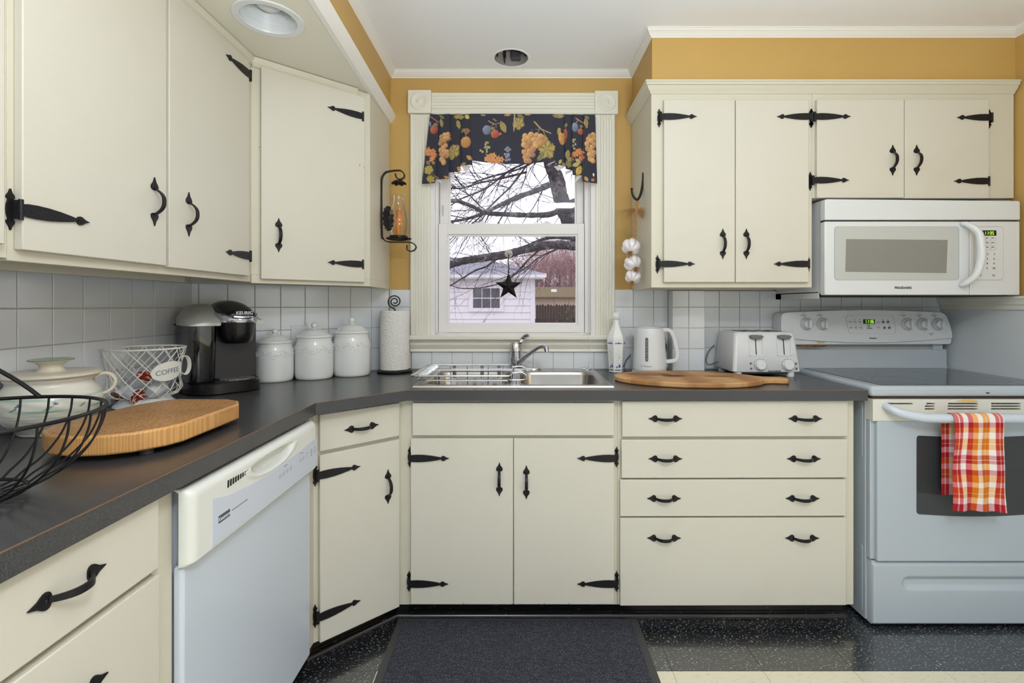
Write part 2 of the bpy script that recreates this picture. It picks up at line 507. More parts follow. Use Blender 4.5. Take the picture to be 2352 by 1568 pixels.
# mouldings
crown = [(0, -.034), (.004, -.034), (.006, -.030), (.012, -.027), (.020, -.014), (.024, -.012), (.024, -.004), (.028, -.003), (.028, 0), (0, 0)]
struct(mould([(-.645, -2.39, ZC), (-.645, YW, ZC), (.559, YW, ZC), (.559, 2.087, ZC), (XR, 2.087, ZC), (XR, -2.39, ZC)], crown), 'trim_1', m_trim, 'white crown moulding where the walls meet the ceiling')
struct(mould([(sofx(-2.39), -2.39, 2.143), (sofx(1.2), 1.2, 2.143), (sofx(YW - .002), YW - .002, 2.143)], [(-.012, -.003), (.006, -.004), (.012, .004), (.018, .012), (.026, .024), (.028, .040), (0, .040), (-.012, .01)]), 'trim_2', m_trim, 'white moulding along the lower edge of the left soffit')
ccr = [(0, -.03), (.004, -.03), (.007, -.022), (.016, -.014), (.022, -.002), (.027, .0), (.027, .010), (.031, .012), (.031, .018), (0, .018)]
struct(mould([(.555, YW - .002, 2.158), (.555, 2.085, 2.158), (2.092, 2.085, 2.158)], ccr), 'trim_3', m_cab2, 'cream crown moulding topping the right wall cabinets')
struct(mould([(XR, YW - .01, 1.245), (XR, -2.39, 1.245)], [(0, -.03), (.012, -.03), (.014, -.012), (.02, -.008), (.024, .012), (.03, .018), (.03, .026), (0, .026)]), 'trim_4', m_casing, 'cream chair rail along the right wall')
# toe kick
kp = [(0.0, ZF), (.016, ZF), (.015, .020), (.010, .028), (.004, .032), (.004, .038), (.001, .040), (0, .086), (-.02, .086), (-.02, ZF)]
struct(mould([(-.744, -.3), (-.744, 1.687), (-.484, 1.928), (1.262, 1.928), (1.262, 2.3)], kp), 'baseboard_back', m_kick, 'black glossy toe kick under the base cabinets')

# ---- window
w1 = MB()
w1.box(OX0, OX0 + .021, YW - .016, 2.62, OZ0, OZ1).box(OX1 - .022, OX1, YW - .016, 2.62, OZ0, OZ1).box(OX0, OX1, YW - .016, 2.62, OZ1 - .02, OZ1).box(OX0, OX1, 2.48, 2.62, OZ0, 1.094)
w1.box(-.425, -.414, 2.475, 2.60, 1.094, 2.158).box(.325, .350, 2.475, 2.60, 1.094, 2.158)
w1.box(-.425, -.418, 2.468, 2.475, 1.094, 2.158).box(.343, .350, 2.466, 2.475, 1.094, 2.158)
win = struct(w1, 'window_1', m_vinyl, 'white double-hung kitchen window over the sink', bevel=.0012)
def fluted(x0, x1, y, depth, n=5):
    """section polygon: front face at y - depth with n grooves"""
    f = y - depth; p = [(x0, y), (x0, f + .004), (x0 + .004, f)]
    g = (x1 - x0 - .03) / n
    for i in range(n):
        a = x0 + .015 + g * i
        p += [(a + g * .12, f), (a + g * .25, f + .005), (a + g * .75, f + .005), (a + g * .88, f)]
    return p + [(x1 - .004, f), (x1, f + .004), (x1, y)]
MB().prism(fluted(-.546, -.446, YW, .020), 'xy', 1.087, 2.180).build('side_casing', m_casing, win, smooth=20)
MB().prism(fluted(.372, .470, YW, .020), 'xy', 1.087, 2.178).build('side_casing', m_casing, win, smooth=20)
hp = [(y, x) for (x, y) in fluted(2.181, 2.288, YW, .020, 5)]
MB().prism([(p[0], p[1]) for p in hp], 'yz', -.440, .370).build('head_casing', m_casing, win, smooth=20)
for cxx, z0 in ((-.498, 2.240), (.4265, 2.236)):
    b = MB().box(cxx - .058, cxx + .057, YW - .028, YW, z0 - .057, z0 + .057).build('corner_block', m_casing, win, bevel=.002)
    R = Matrix.Rotation(PI / 2, 4, 'X')
    MB().lathe([(.0, .0075), (.007, .0075), (.011, .005), (.014, .002), (.030, .002), (.033, .004), (.038, .0055), (.043, .004), (.045, 0)], 40, (cxx, YW - .028, z0), rot=R).build('rosette', m_casing, b, recalc=True)
MB().box(-.546, .478, 2.405, 2.50, 1.0625, 1.087).build('stool', m_casing, win, bevel=.006, seg=3)
apr = [(2.456, 1.0625), (2.425, 1.0625), (2.425, 1.054), (2.430, 1.050), (2.432, 1.046), (2.427, 1.040), (2.432, 1.028), (2.441, 1.016), (2.437, 1.010), (2.436, 1.004), (2.456, 1.004)]
MB().prism(apr, 'yz', -.545, .470).build('apron', m_casing, win)
def sash(name, x0, x1, z0, z1, gx0, gx1, gz0, gz1, y0, y1):
    s = MB().box(x0, gx0, y0, y1, z0, z1).box(gx1, x1, y0, y1, z0, z1).box(gx0, gx1, y0, y1, z0, gz0).box(gx0, gx1, y0, y1, gz1, z1)
    s = s.build(name, m_vinyl, win, bevel=.0015)
    c = .009
    st = MB()
    for (a, b, c0, d) in ((gx0, gx0 + c, gz0, gz1), (gx1 - c, gx1, gz0, gz1), (gx0 + c, gx1 - c, gz0, gz0 + c), (gx0 + c, gx1 - c, gz1 - c, gz1)):
        st.box(a, b, y0 + .010, y1 - .006, c0, d)
    st.build('glazing_bead', m_vinyl, s)
    MB().box(gx0, gx1, (y0 + y1) / 2, (y0 + y1) / 2 + .0035, gz0, gz1).build('pane', m_glass, s, smooth=0)
    return s
ls = sash('lower_sash', -.412, .323, 1.094, 1.645, -.368, .290, 1.136, 1.592, 2.482, 2.512)
us = sash('upper_sash', -.412, .323, 1.60, 2.158, -.368, .290, 1.640, 2.12, 2.522, 2.552)
MB().box(-.400, -.392, 2.516, 2.522, 1.69, 1.745).box(-.397, -.395, 2.512, 2.518, 1.70, 1.735).build('tilt_latch', m_silver, us)
for lx_ in (-.195, .135):
    MB().box(lx_ - .022, lx_ + .022, 2.488, 2.508, 1.645, 1.652).cyl((lx_, 2.498, 1.652), (lx_, 2.498, 1.658), .012).build('sash_lock', m_vinyl, ls)
MB().prism([(-.381, 1.098), (.303, 1.098), (.290, 1.128), (-.368, 1.128)], 'xz', 2.477, 2.483).build('bottom_rail_bevel', m_vinyl, ls)

# =================================================================== CABINET HARDWARE
def heart(s=1.0, L=.0345):
    """spear-heart outline from neck (z=0) to tip (z=L), closed polygon in (x, z)"""
    half = [(.0028, 0), (.0060, .0008), (.0090, .0035), (.0100, .0075), (.0092, .0125), (.0068, .0170), (.0042, .0210), (.0026, .0260), (.0012, .0310), (.0003, .0345)]
    k = L / .0345
    r = [(x * s, z * k) for x, z in half]
    return r + [(-x, z) for x, z in reversed(r)]
def pull_mesh():
    mb = MB()
    for sg in (1, -1):
        mb.prism([(x, sg * (z + .030)) for x, z in heart(1.28)], 'xz', -.0028, 0)
        mb.sphere((0, -.003, sg * .0385), .0028, 10, 6, (1, .6, 1))
    n = 14; pts = []; ws = []
    for i in range(n + 1):
        t = -1 + 2 * i / n
        pts.append((0, -.003 - .024 * (1 - abs(t) ** 2.6), t * .034)); ws.append(.0085 + .0035 * (1 - t * t))
    mb.strap(pts, (1, 0, 0), ws, .0034)
    return mb.mesh('pull', m_iron)
PULL = pull_mesh()
def hinge_mesh(flip=1, L=.155):
    mb = MB()
    out = [(.004, .0115), (.012, .0130), (.030, .0138), (.055, .0130), (.080, .0104), (.105, .0064), (.122, .0026)]
    k = (L - .025) / .130
    o2 = [(x * k * flip, z) for x, z in out]
    mb.prism(o2 + [(x, -z) for x, z in reversed(o2)], 'xz', -.0225, -.0185)
    x0 = .120 * k
    mb.prism([((x0 + z) * flip, x) for x, z in heart(.95, .030)], 'xz', -.0225, -.0185)
    # fixed leaf, on the face frame next to the door
    z0 = .019
    lf = [(.0015, .023), (-.006, .022), (-.010, .010), (-.0108, 0), (-.010, -.010), (-.006, -.022), (.0015, -.023)]
    mb.prism([(x * flip, z) for x, z in lf], 'xz', -.004, 0)
    for sg in (1, -1):
        mb.prism([((-.003 + x) * flip, sg * (z0 + z)) for x, z in heart(.75, .021)], 'xz', -.004, 0)
    mb.cyl((0.001 * flip, -.019, -.020), (0.001 * flip, -.019, .020), .0042, seg=12)
    mb.box(min(-.004 * flip, .001 * flip), max(-.004 * flip, .001 * flip), -.019, 0, -.018, .018)
    mb.box(min(.006 * flip, 0), max(.006 * flip, 0), -.0222, -.0185, -.0105, .0105)
    for xx in (.020 * k, .068 * k, .129 * k):
        mb.sphere((xx * flip, -.0228, 0), .0025, 8, 5, (1, .6, 1))
    return mb.mesh('hinge', m_iron)
HNG = {1: hinge_mesh(1), -1: hinge_mesh(-1)}
def hang(me, name, parent, x, z, y=0.0, rot=0.0):
    o = bpy.data.objects.new(name, me); COL.objects.link(o); o.parent = parent
    o.location = (x, y, z); o.rotation_euler = (0, rot, 0)
    return o
def pull(parent, x, z, horiz=False, y=-.018, tilt=0.0):
    return hang(PULL, 'handle', parent, x, z, y, (PI / 2 if horiz else 0) + tilt)
def slab(root, name, x0, x1, z0, z1, skew=0.0, th=.018, mt=None):
    """overlay door or drawer front"""
    dz = skew
    mb = MB().hexa([(x0, -th, z0), (x1, -th, z0 + dz), (x1, 0, z0 + dz), (x0, 0, z0), (x0, -th, z1), (x1, -th, z1 + dz), (x1, 0, z1 + dz), (x0, 0, z1)])
    return mb.build(name, mt or m_cab, root, bevel=.0022)
def door(root, x0, x1, z0, z1, hinges, side, handle, skew=0.0):
    d = slab(root, 'door', x0, x1, z0, z1, skew)
    for hz in hinges:
        hx, hzz = (hz if isinstance(hz, tuple) else ((x0 - .004 if side > 0 else x1 + .004), hz))
        hang(HNG[side], 'hinge', d, hx, hzz)
    if handle: pull(d, handle[0], handle[1])
    return d

# =================================================================== RIGHT WALL CABINETS
YF = 2.085; YD = YF - .018
def X(u): return ux(u, YD)
def Z(v): return vz(v, YD)
c = thing('wall_cabinet', 'tall two-door cream wall cabinet right of the window, above the kettle', 'cabinet', (.555, YF, 1.308))
rx, rz_ = .555, 1.308
MB().box(0, 1.236 - rx, 0, .365, .0, 2.140 - rz_).build('body', m_cab2, c, bevel=.0015)
door(c, X(1525) - rx, X(1688.5) - rx, Z(648) - rz_, Z(228) - rz_, [(X(1518) - rx, Z(268) - rz_), (X(1514) - rx, Z(606) - rz_)], 1, (X(1660) - rx, Z(560) - rz_))
door(c, X(1690) - rx, X(1858) - rx, Z(648) - rz_, Z(229) - rz_, [(X(1866) - rx, Z(268) - rz_), (X(1858.5) - rx, Z(606) - rz_)], -1, (X(1714) - rx, Z(560) - rz_))
c = thing('wall_cabinet', 'short two-door cream wall cabinet mounted directly above the microwave', 'cabinet', (1.2365, YF, 1.687))
rx, rz_ = 1.2365, 1.687
MB().box(0, 2.092 - rx, 0, .365, 0, 2.140 - rz_).build('body', m_cab2, c, bevel=.0015)
door(c, X(1877) - rx, X(2077) - rx, Z(454) - rz_, Z(228) - rz_, [(X(1871) - rx, Z(268) - rz_), (X(1867.5) - rx, Z(414) - rz_)], 1, (X(2050) - rx, Z(368) - rz_))
door(c, X(2078.5) - rx, X(2272) - rx, Z(455) - rz_, Z(228) - rz_, [(X(2279) - rx, Z(270) - rz_), (X(2272) - rx, Z(416) - rz_)], -1, (X(2105) - rx, Z(368) - rz_))

# =================================================================== LEFT WALL CABINETS
FX = -.986; DXD = FX + .018
def yl(u): return uyX(u, DXD)
def zl_(u, v): return CAMH - (v - CY) * DXD / (u - CX)
def left_unit(name, label, y0, y1, z0=1.318, z1=2.140):
    r = thing(name, label, 'cabinet', (FX, y0, 0), PI / 2)
    b = MB()
    L = y1 - y0
    # box with its bottom panel raised behind the face rail
    b.box(0, L, 0, .018, z0, z1).box(0, L, .018, .262, z0 + .03, z1).box(0, L, .24, .262, z0 - .002, z0 + .03)
    b.build('body', m_cab2, r, bevel=.0012)
    MB().prism([(-.010, z1 - .030), (-.008, z1 - .016), (-.014, z1 - .010), (-.016, z1), (0, z1), (0, z1 - .030)], 'yz', 0, L).build('top_moulding', m_cab2, r)
    return r
c = left_unit('wall_cabinet', 'cream wall cabinet cut off by the left edge of the photo', .40, .945, 1.322)
door(c, .02, .925 - .40, 1.346, 2.105, [], 1, None)
c = left_unit('wall_cabinet', 'tall cream wall cabinet on the left wall, above the wooden board', .9455, 1.7995, 1.318)
y0 = .9455
door(c, yl(52) - y0, yl(383) - y0, 1.340, 2.105, [(.952 - y0, zl_(50, 482)), (.952 - y0, 2.03)], 1, (yl(354) - y0, zl_(354, 463)))
door(c, yl(389) - y0, yl(573) - y0, 1.337, 2.105, [(yl(575.5) - y0, zl_(573, 172)), (yl(575.5) - y0, zl_(573, 588))], -1, (yl(433) - y0, zl_(433, 492)))
# diagonal corner wall cabinet
F2, E2 = Vector((FX, 1.802)), Vector((-.645, 2.112))
thc = math.atan2(E2.y - F2.y, E2.x - F2.x)
def on_line(u, O, th, off):
    """local x on a face line (offset `off` towards the room) seen in pixel column u"""
    d = Vector((math.cos(th), math.sin(th))); n = Vector((math.sin(th), -math.cos(th))); o = O + n * off; k = (u - CX) / FPX
    t = (k * o.y - o.x) / (d.x - k * d.y)
    return t, (o + d * t).y
c = thing('corner_wall_cabinet', 'angled cream corner wall cabinet with one door, beside the candle sconce', 'cabinet', (F2.x, F2.y, 0), thc)
Mi = Matrix.Rotation(-thc, 3, 'Z')
def loc2(p): v = Mi @ Vector((p[0] - F2.x, p[1] - F2.y, 0)); return (v.x, v.y)
poly = [loc2(p) for p in (F2, E2, (-.650, YW - .006), (-.668, YW - .020), (-1.305, 1.984), (-1.305, 1.806))]
MB().prism(poly, 'xy', 1.345, 2.140).box(0, (E2 - F2).length, 0, .018, 1.314, 1.345).build('body', m_cab2, c, bevel=.0012)
bp = [loc2(p) for p in (E2, (-.650, YW - .006), (-.668, YW - .006), (-.663, 2.13))]
MB().prism(bp, 'xy', 1.314, 1.345).build('side_panel', m_cab2, c)
L3 = (E2 - F2).length
MB().prism([(-.010, 2.106), (-.008, 2.122), (-.014, 2.130), (-.016, 2.140), (0, 2.140), (0, 2.106)], 'yz', .0, L3 - .06).build('top_moulding', m_cab2, c)
xa, ya = on_line(600, F2, thc, .018); xb, yb = on_line(838, F2, thc, .018); xh, yh = on_line(640, F2, thc, .018); xp, yp = on_line(834, F2, thc, .018)
door(c, xa, xb, 1.330, 2.112, [(xp, vz(268, yp)), (xp, vz(607, yp))], -1, (xh, vz(540, yh)))

# worn spots in the paint of the corner cabinet
m_chip = mat('bare_wood_chip', (150, 88, 48), .8)
CORNER = c
def chips(parent, L, y, mt, seed):
    rr = random.Random(seed); g = MB()
    for (x, z, w, h) in L:
        n = 7; g.add([(x + w * rr.uniform(.6, 1) * math.cos(2 * PI * k / n), y, z + h * rr.uniform(.6, 1) * math.sin(2 * PI * k / n)) for k in range(n)], [tuple(range(n))])
    o = g.build('paint_chips', mt, parent, recalc=False, smooth=0); o['kind'] = 'stuff'
def onf(u, v, off):
    t, yy = on_line(u, F2, thc, off); return (t, vz(v, yy))
chips(CORNER, [(*onf(596, 338, 0), .002, .0025), (*onf(602, 341, 0), .0012, .0014)], -.0006, mat('screw_hole', (70, 44, 30), .9), 1)
chips(CORNER, [(*onf(826, 379, .018), .0016, .0085), (*onf(835.5, 385, .018), .0018, .0040)], -.0187, m_chip, 2)

# =================================================================== BASE CABINETS
YB = 1.886; YBD = YB - .018
def X(u): return ux(u, YBD)
def Z(v): return vz(v, YBD)
c = thing('sink_cabinet', 'cream two-door base cabinet under the sink', 'cabinet', (-.467, YB, 0)); rx = -.467
MB().box(0, .372 - rx, 0, .02, .086, .873).box(0, .372 - rx, .02, .55, .086, .70).build('body', m_cab2, c, bevel=.0012)
slab(c, 'false_front', X(947) - rx, X(1411) - rx, Z(1000), Z(925))
door(c, X(943) - rx, X(1178.5) - rx, Z(1388), Z(1007), [(X(941) - rx, Z(1052)), (X(939) - rx, Z(1340))], 1, (X(1147) - rx, Z(1100)))
door(c, X(1180) - rx, X(1411) - rx, Z(1388), Z(1007), [(X(1416.5) - rx, Z(1052)), (X(1416.5) - rx, Z(1340))], -1, (X(1209) - rx, Z(1107)))
chips(c, [(X(u) - rx, Z(v), w, h) for (u, v, w, h) in ((1065, 1385, .002, .0045), (1178, 1386.5, .008, .0016), (1153, 1387.5, .006, .0010), (1238, 1387, .004, .0012), (1250, 1385.5, .003, .0022), (1307, 1385, .0018, .0036))], -.0187, m_chip, 3)
c = thing('drawer_cabinet', 'cream base cabinet with four wide drawers between sink doors and stove', 'cabinet', (.3725, YB, 0)); rx = .3725
MB().box(0, X(1968) - rx, 0, .55, .086, .873).build('body', m_cab2, c, bevel=.0012)
for (u0, u1, v0, v1, h0, h1, hv) in ((1429, 1948, 921, 1003, 1528, 1849, 961), (1427.5, 1947, 1010, 1098, 1528, 1846, 1053), (1424.5, 1944, 1102, 1186, 1525, 1843, 1144), (1424.5, 1944, 1190, 1391, 1525, 1842, 1235)):
    d = slab(c, 'drawer', X(u0) - rx, X(u1) - rx, Z(v1), Z(v0), .002)
    pull(d, X(h0) - rx, Z(hv), True); pull(d, X(h1) - rx, Z(hv), True)
# diagonal base cabinet
O3 = Vector((-.702, 1.669)); E3 = Vector((-.467, 1.886))
th3 = math.atan2(E3.y - O3.y, E3.x - O3.x)
c = thing('corner_base_cabinet', 'angled cream corner base cabinet with a small drawer, beside the dishwasher', 'cabinet', (O3.x, O3.y, 0), th3)
Mi3 = Matrix.Rotation(-th3, 3, 'Z')
def loc3(p): v = Mi3 @ Vector((p[0] - O3.x, p[1] - O3.y, 0)); return (v.x, v.y)
MB().prism([loc3(p) for p in ((-.702, 1.612), O3, E3 - Vector((.0015, .0)), (-.4685, 2.40), (-.71, 2.39), (-1.27, 1.99), (-1.27, 1.612))], 'xy', .086, .873).build('body', m_cab2, c, bevel=.0012)
xa, ya = on_line(735, O3, th3, .018); xb, yb = on_line(918, O3, th3, .018)
xh, yh = on_line(831, O3, th3, .018)
d = slab(c, 'drawer', xa, xb, .737, .862); pull(d, xh, vz(981, yh), True)
xh, yh = on_line(891, O3, th3, .018); xp, yp = on_line(731, O3, th3, .018)
door(c, xa, xb, .088, .724, [(xp - .002, vz(1092, yp)), (xp - .002, vz(1418, yp))], 1, (xh, vz(1117, yh)))
# left drawer cabinet
c = thing('drawer_cabinet', 'cream base cabinet with drawers in the near left corner, under the wire basket', 'cabinet', (-.702, .30, 0), PI / 2)
MB().box(0, .692, 0, .50, .086, .873).build('body', m_cab2, c, bevel=.0012)
d = slab(c, 'drawer', .22, .632, .735, .868); pull(d, .746 - .30, .806, True)
d = slab(c, 'drawer', .22, .634, .42, .722); pull(d, .750 - .30, .625, True)
d = slab(c, 'drawer', .22, .634, .10, .41)
MB().box(.6325, .6345, -.0004, 0, .10, .868).build('stile_seam', m_edge, c)

# =================================================================== COUNTERTOP
ct = MB(); z0, z1 = .874, .914
def lwx(y): return DC.x + (LN.x - DC.x) * (DC.y - y) / (DC.y - LN.y) + .006
ct.prism([(-.668, -.3), (-.668, 1.607), (-.425, 1.85), (-.40, 1.85), (-.40, YW - .008), (XN - .004, YW - .008), (DC.x + .008, DC.y - .002), (lwx(-.3), -.3)], 'xy', z0, z1)
ct.box(-.40, .345, 1.85, 1.925, z0, z1).box(-.40, .345, 2.405, YW - .008, z0, z1)
ct.box(.345, .7345, 1.85, YW - .008, z0, z1).box(.7345, .896, 1.85, 2.381, z0, z1).box(.896, 1.307, 1.85, YW - .008, z0, z1)
top = struct(ct, 'countertop', m_counter, None)
tag(top, 'charcoal laminate countertop running around the corner under the window', 'countertop'); top['kind'] = 'thing'
e = .0012
sm = mould([(-.668, -.3, z1), (-.668, 1.607, z1), (-.425, 1.85, z1), (1.307, 1.85, z1)], [(-.001, .0004), (.0004, .0004), (.0004, -.0016), (-.001, -.0016)])
sm.build('edge_seam', m_edge, top)

# =================================================================== APPLIANCES
def hfield(x0, x1, z0, z1, nx, nz, fn, back):
    """panel facing -y whose front depth is fn(x, z); closed at y = back"""
    vs, fs = [], []
    for j in range(nz + 1):
        for i in range(nx + 1):
            x = x0 + (x1 - x0) * i / nx; z = z0 + (z1 - z0) * j / nz
            vs.append((x, fn(x, z), z))
    W = nx + 1
    for j in range(nz):
        for i in range(nx):
            fs.append((j * W + i, j * W + i + 1, (j + 1) * W + i + 1, (j + 1) * W + i))
    bl = [j for j in ([0, nx, nz * W + nx, nz * W])]
    rim = list(range(0, nx + 1)) + [j * W + nx for j in range(1, nz + 1)] + [nz * W + i for i in range(nx - 1, -1, -1)] + [j * W for j in range(nz - 1, 0, -1)]
    o = len(vs)
    for k in rim: vs.append((vs[k][0], back, vs[k][2]))
    n = len(rim)
    for k in range(n): fs.append((rim[k], o + k, o + (k + 1) % n, rim[(k + 1) % n]))
    fs.append(tuple(o + k for k in range(n)))
    return MB().add(vs, fs)
def sm(a, b, x):
    t = min(1, max(0, (x - a) / (b - a))); return t * t * (3 - 2 * t)
def ring_band(mb, cx, cz, r0, r1, y, n=32, plane='xz'):
    def p(r, a):
        return (cx + r * math.cos(a), y, cz + r * math.sin(a)) if plane == 'xz' else (cx + r * math.cos(a), cz + r * math.sin(a), y)
    vs = []; fs = []
    for k in range(n):
        a = 2 * PI * k / n; vs += [p(r0, a), p(r1, a)]
    for k in range(n):
        b = (k + 1) % n; fs.append((2 * k, 2 * b, 2 * b + 1, 2 * k + 1))
    return mb.add(vs, fs)
def frame_lines(mb, pts, w, y):
    """thin closed outline in the xz plane"""
    n = len(pts); c = Vector((sum(p[0] for p in pts) / n, sum(p[1] for p in pts) / n))
    vs = []; fs = []
    for p in pts:
        q = Vector(p); d = (c - q).normalized() * w
        vs += [(q.x, y, q.y), (q.x + d.x, y, q.y + d.y)]
    for k in range(n):
        b = (k + 1) % n; fs.append((2 * k, 2 * b, 2 * b + 1, 2 * k + 1))
    return mb.add(vs, fs)

# ---------- microwave
YM = 2.044
def X(u): return ux(u, YM)
def Z(v): return vz(v, YM)
mw = thing('microwave', 'white over-the-range microwave with a green clock display', 'microwave', (1.67, 2.25, 1.272))
def WB(mb, name, mt, parent, root, **k):
    l = root.location
    mb.v = [(p[0] - l[0], p[1] - l[1], p[2] - l[2]) for p in mb.v]
    return mb.build(name, mt, parent, **k)
WB(MB().box(1.272, 2.072, 2.078, 2.448, 1.284, 1.676), 'body', m_white2, mw, mw, bevel=.002)
WB(MB().box(1.30, 2.05, 2.07, 2.43, 1.272, 1.284), 'underside_grille', m_dark, mw, mw)
WB(MB().box(1.272, 1.276, 2.10, 2.449, 1.262, 1.29).box(1.272, 1.30, 2.40, 2.449, 1.262, 1.29), 'side_bracket', m_white2, mw, mw)
vt = [(1.2655, Z(505)), (1.2655, Z(462)), (1.270, Z(457)), (2.070, Z(461)), (2.0765, Z(465)), (2.0765, Z(505))]
WB(MB().prism(vt, 'xz', YM - .002, 2.0785), 'top_vent', m_white2, mw, mw, bevel=.004, seg=3)
WB(MB().box(1.268, 2.074, YM + .008, 2.078, Z(509), Z(504)), 'vent_gap', m_dark, mw, mw)
dr = WB(MB().box(1.2655, X(2228) - .0006, YM, 2.0785, Z(677.5), Z(508)), 'door', m_white2, mw, mw, bevel=.005, seg=3)
m_mwin = mat('microwave_window', (196, 199, 196), 0.12)
m_mesh = mat('microwave_mesh', (150, 150, 146), 0.16, speck=[(1400, 0.5, 0.62, (108, 108, 106))])
fr = rrect(X(1916), X(2202), Z(643), Z(520), .014)
WB(MB().prism(fr, 'xz', YM - .0012, YM), 'window_frame', m_mwin, dr, mw, smooth=20)
g = MB(); frame_lines(g, fr, .0016, YM - .0014); WB(g, 'window_border', m_inkl, dr, mw, recalc=False)
WB(MB().prism([(X(1941), Z(624)), (X(2173), Z(627)), (X(2176), Z(551)), (X(1943), Z(549))], 'xz', YM - .0018, YM - .001), 'window_mesh', m_mesh, dr, mw)
text('FRIGIDAIRE', .0125, m_ink, 'lettering', dr, X(2074) - 1.67, YM - .0006 - 2.25, Z(663) - 1.272, bold=.0004, sx=1.12)
hp = spline([(X(2205), YM - .004, Z(513)), (X(2214), YM - .022, Z(519)), (X(2226), YM - .042, Z(538)), (X(2229), YM - .048, Z(570)), (X(2228), YM - .048, Z(600)), (X(2221), YM - .040, Z(632)), (X(2209), YM - .020, Z(650)), (X(2203), YM - .004, Z(656))], 6)
WB(MB().tube(hp, [.006 + .0085 * math.sin(PI * min(1, max(0, i / (len(hp) - 1)))) ** .5 for i in range(len(hp))], 14), 'handle', m_white2, dr, mw)
cp = WB(MB().box(X(2228) + .0006, 2.0765, YM, 2.0785, Z(677.5), Z(508)), 'control_panel', m_white2, mw, mw, bevel=.004, seg=3)
g = MB(); frame_lines(g, rrect(X(2237), X(2304), Z(643), Z(520), .012), .0012, YM - .0008); WB(g, 'panel_border', m_inkl, cp, mw, recalc=False)
WB(MB().box(X(2254), X(2288), YM - .0012, YM, Z(541), Z(529)), 'display', m_lcd, cp, mw)
g = MB(); seg7('11:35', X(2260), Z(539), .0135, YM - .0014, g); WB(g, 'clock_digits', m_green, cp, mw, smooth=0)
g = MB()
for v in (549.7, 560, 570.8):
    for u in (2256.3, 2269, 2281.8):
        frame_lines(g, rrect(X(u - 5.2), X(u + 5.2), Z(v + 3.6), Z(v - 2.6), .0015, 2), .0007, YM - .0006)
WB(g, 'button_outline', m_inkl, cp, mw, recalc=False)
g = MB()
for v, w in ((546, 3.4), (557, 4.5), (567, 4)):
    for u in (2253.5, 2266.5, 2279.5): g.box(X(u - w * .6), X(u + w * .8), YM - .0007, YM, Z(v + .9), Z(v - .6))
for (u, v) in ((2252, 615), (2283, 615), (2251, 631.5), (2282, 631.5)): g.box(X(u - 3), X(u + 3), YM - .0007, YM, Z(v + .6), Z(v - .8)).box(X(u - 2.4), X(u + 2.4), YM - .0007, YM, Z(v + 2.8), Z(v + 1.8))
WB(g, 'button_print', m_ink, cp, mw, smooth=0)['kind'] = 'stuff'
for r_, row in enumerate(('123', '456', '789', ' 0 ')):
    for c_, ch in enumerate(row):
        if ch != ' ': text(ch, .0098, m_ink, 'keypad_digit', cp, X((2252.7, 2268.2, 2283.5)[c_] - r_ * .4) - 1.67, YM - .0005 - 2.25, Z((585.5, 596, 606.8, 617.2)[r_]) - 1.272, bold=.0002)

# ---------- range
RX0, RX1 = 1.322, 2.086
YR = 1.846
def X(u): return ux(u, YR)
def Z(v): return vz(v, YR)
rg = thing('range', 'white electric range with a smooth glass cooktop, against the right wall', 'stove', (1.70, 2.10, 0))
def R_(mb, name, mt, parent, **k): return WB(mb, name, mt, parent, rg, **k)
R_(MB().box(RX0, RX1, 1.885, 2.42, .03, .886), 'body', m_range_shaded, rg, bevel=.003)
R_(MB().box(RX0 + .02, RX1 - .02, 1.93, 2.38, ZF, .03), 'base', m_dark, rg)
for (a, b) in ((.30, .72), (.60, .86)): pass
g = MB()
for (y0, y1, za, zb) in ((1.900, 1.915, .655, .85), (1.900, 1.915, .06, .30)):
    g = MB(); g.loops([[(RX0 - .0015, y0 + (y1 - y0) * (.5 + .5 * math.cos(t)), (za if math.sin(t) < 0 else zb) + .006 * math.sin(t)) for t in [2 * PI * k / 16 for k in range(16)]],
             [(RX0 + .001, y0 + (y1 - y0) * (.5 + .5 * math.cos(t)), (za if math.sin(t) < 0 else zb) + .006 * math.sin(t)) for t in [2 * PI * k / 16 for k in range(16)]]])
    R_(g, 'side_rib', m_range_shaded, rg, bevel=.0008)
rim = R_(MB().box(RX0 - .002, RX1 + .002, 1.852, 2.405, .888, .9285), 'cooktop', m_range_shaded, rg, bevel=.013, seg=4)
m_hob = mat('black_hob_glass', (74, 78, 84), 0.10, spec=0.8)
R_(MB().prism([(1.372, 1.872), (2.055, 1.872), (2.055, 2.382), (1.372, 2.382)], 'xy', .9285, .9305), 'hob_glass', m_hob, rim, bevel=.0006)
m_ring = mat('hob_ring_print', (128, 132, 136), 0.3)
g = MB()
for (cx, cy, r) in ((1.525, 2.005, .115), (1.545, 2.265, .080), (1.895, 2.265, .105), (1.885, 2.00, .080), (1.72, 2.30, .05), (1.525, 2.005, .075)):
    ring_band(g, cx, cy, r, r + .0025, .9308, 48, 'xy')
R_(g, 'burner_rings', m_ring, rim, recalc=False)
g = MB().add([(ux(2263, 1.851), 1.8505, .9055), (ux(2274, 1.851), 1.8505, .9050), (ux(2270, 1.851), 1.8505, .8995), (ux(2266, 1.851), 1.8505, .9015)], [(0, 1, 2, 3)])
R_(g, 'enamel_chip', m_dark, rim, recalc=False)
R_(MB().box(RX0 + .004, RX1, 1.858, 1.885, .880, .888), 'burnt_gap', mat('burnt_brown_gap', (58, 42, 24), 0.6), rg)
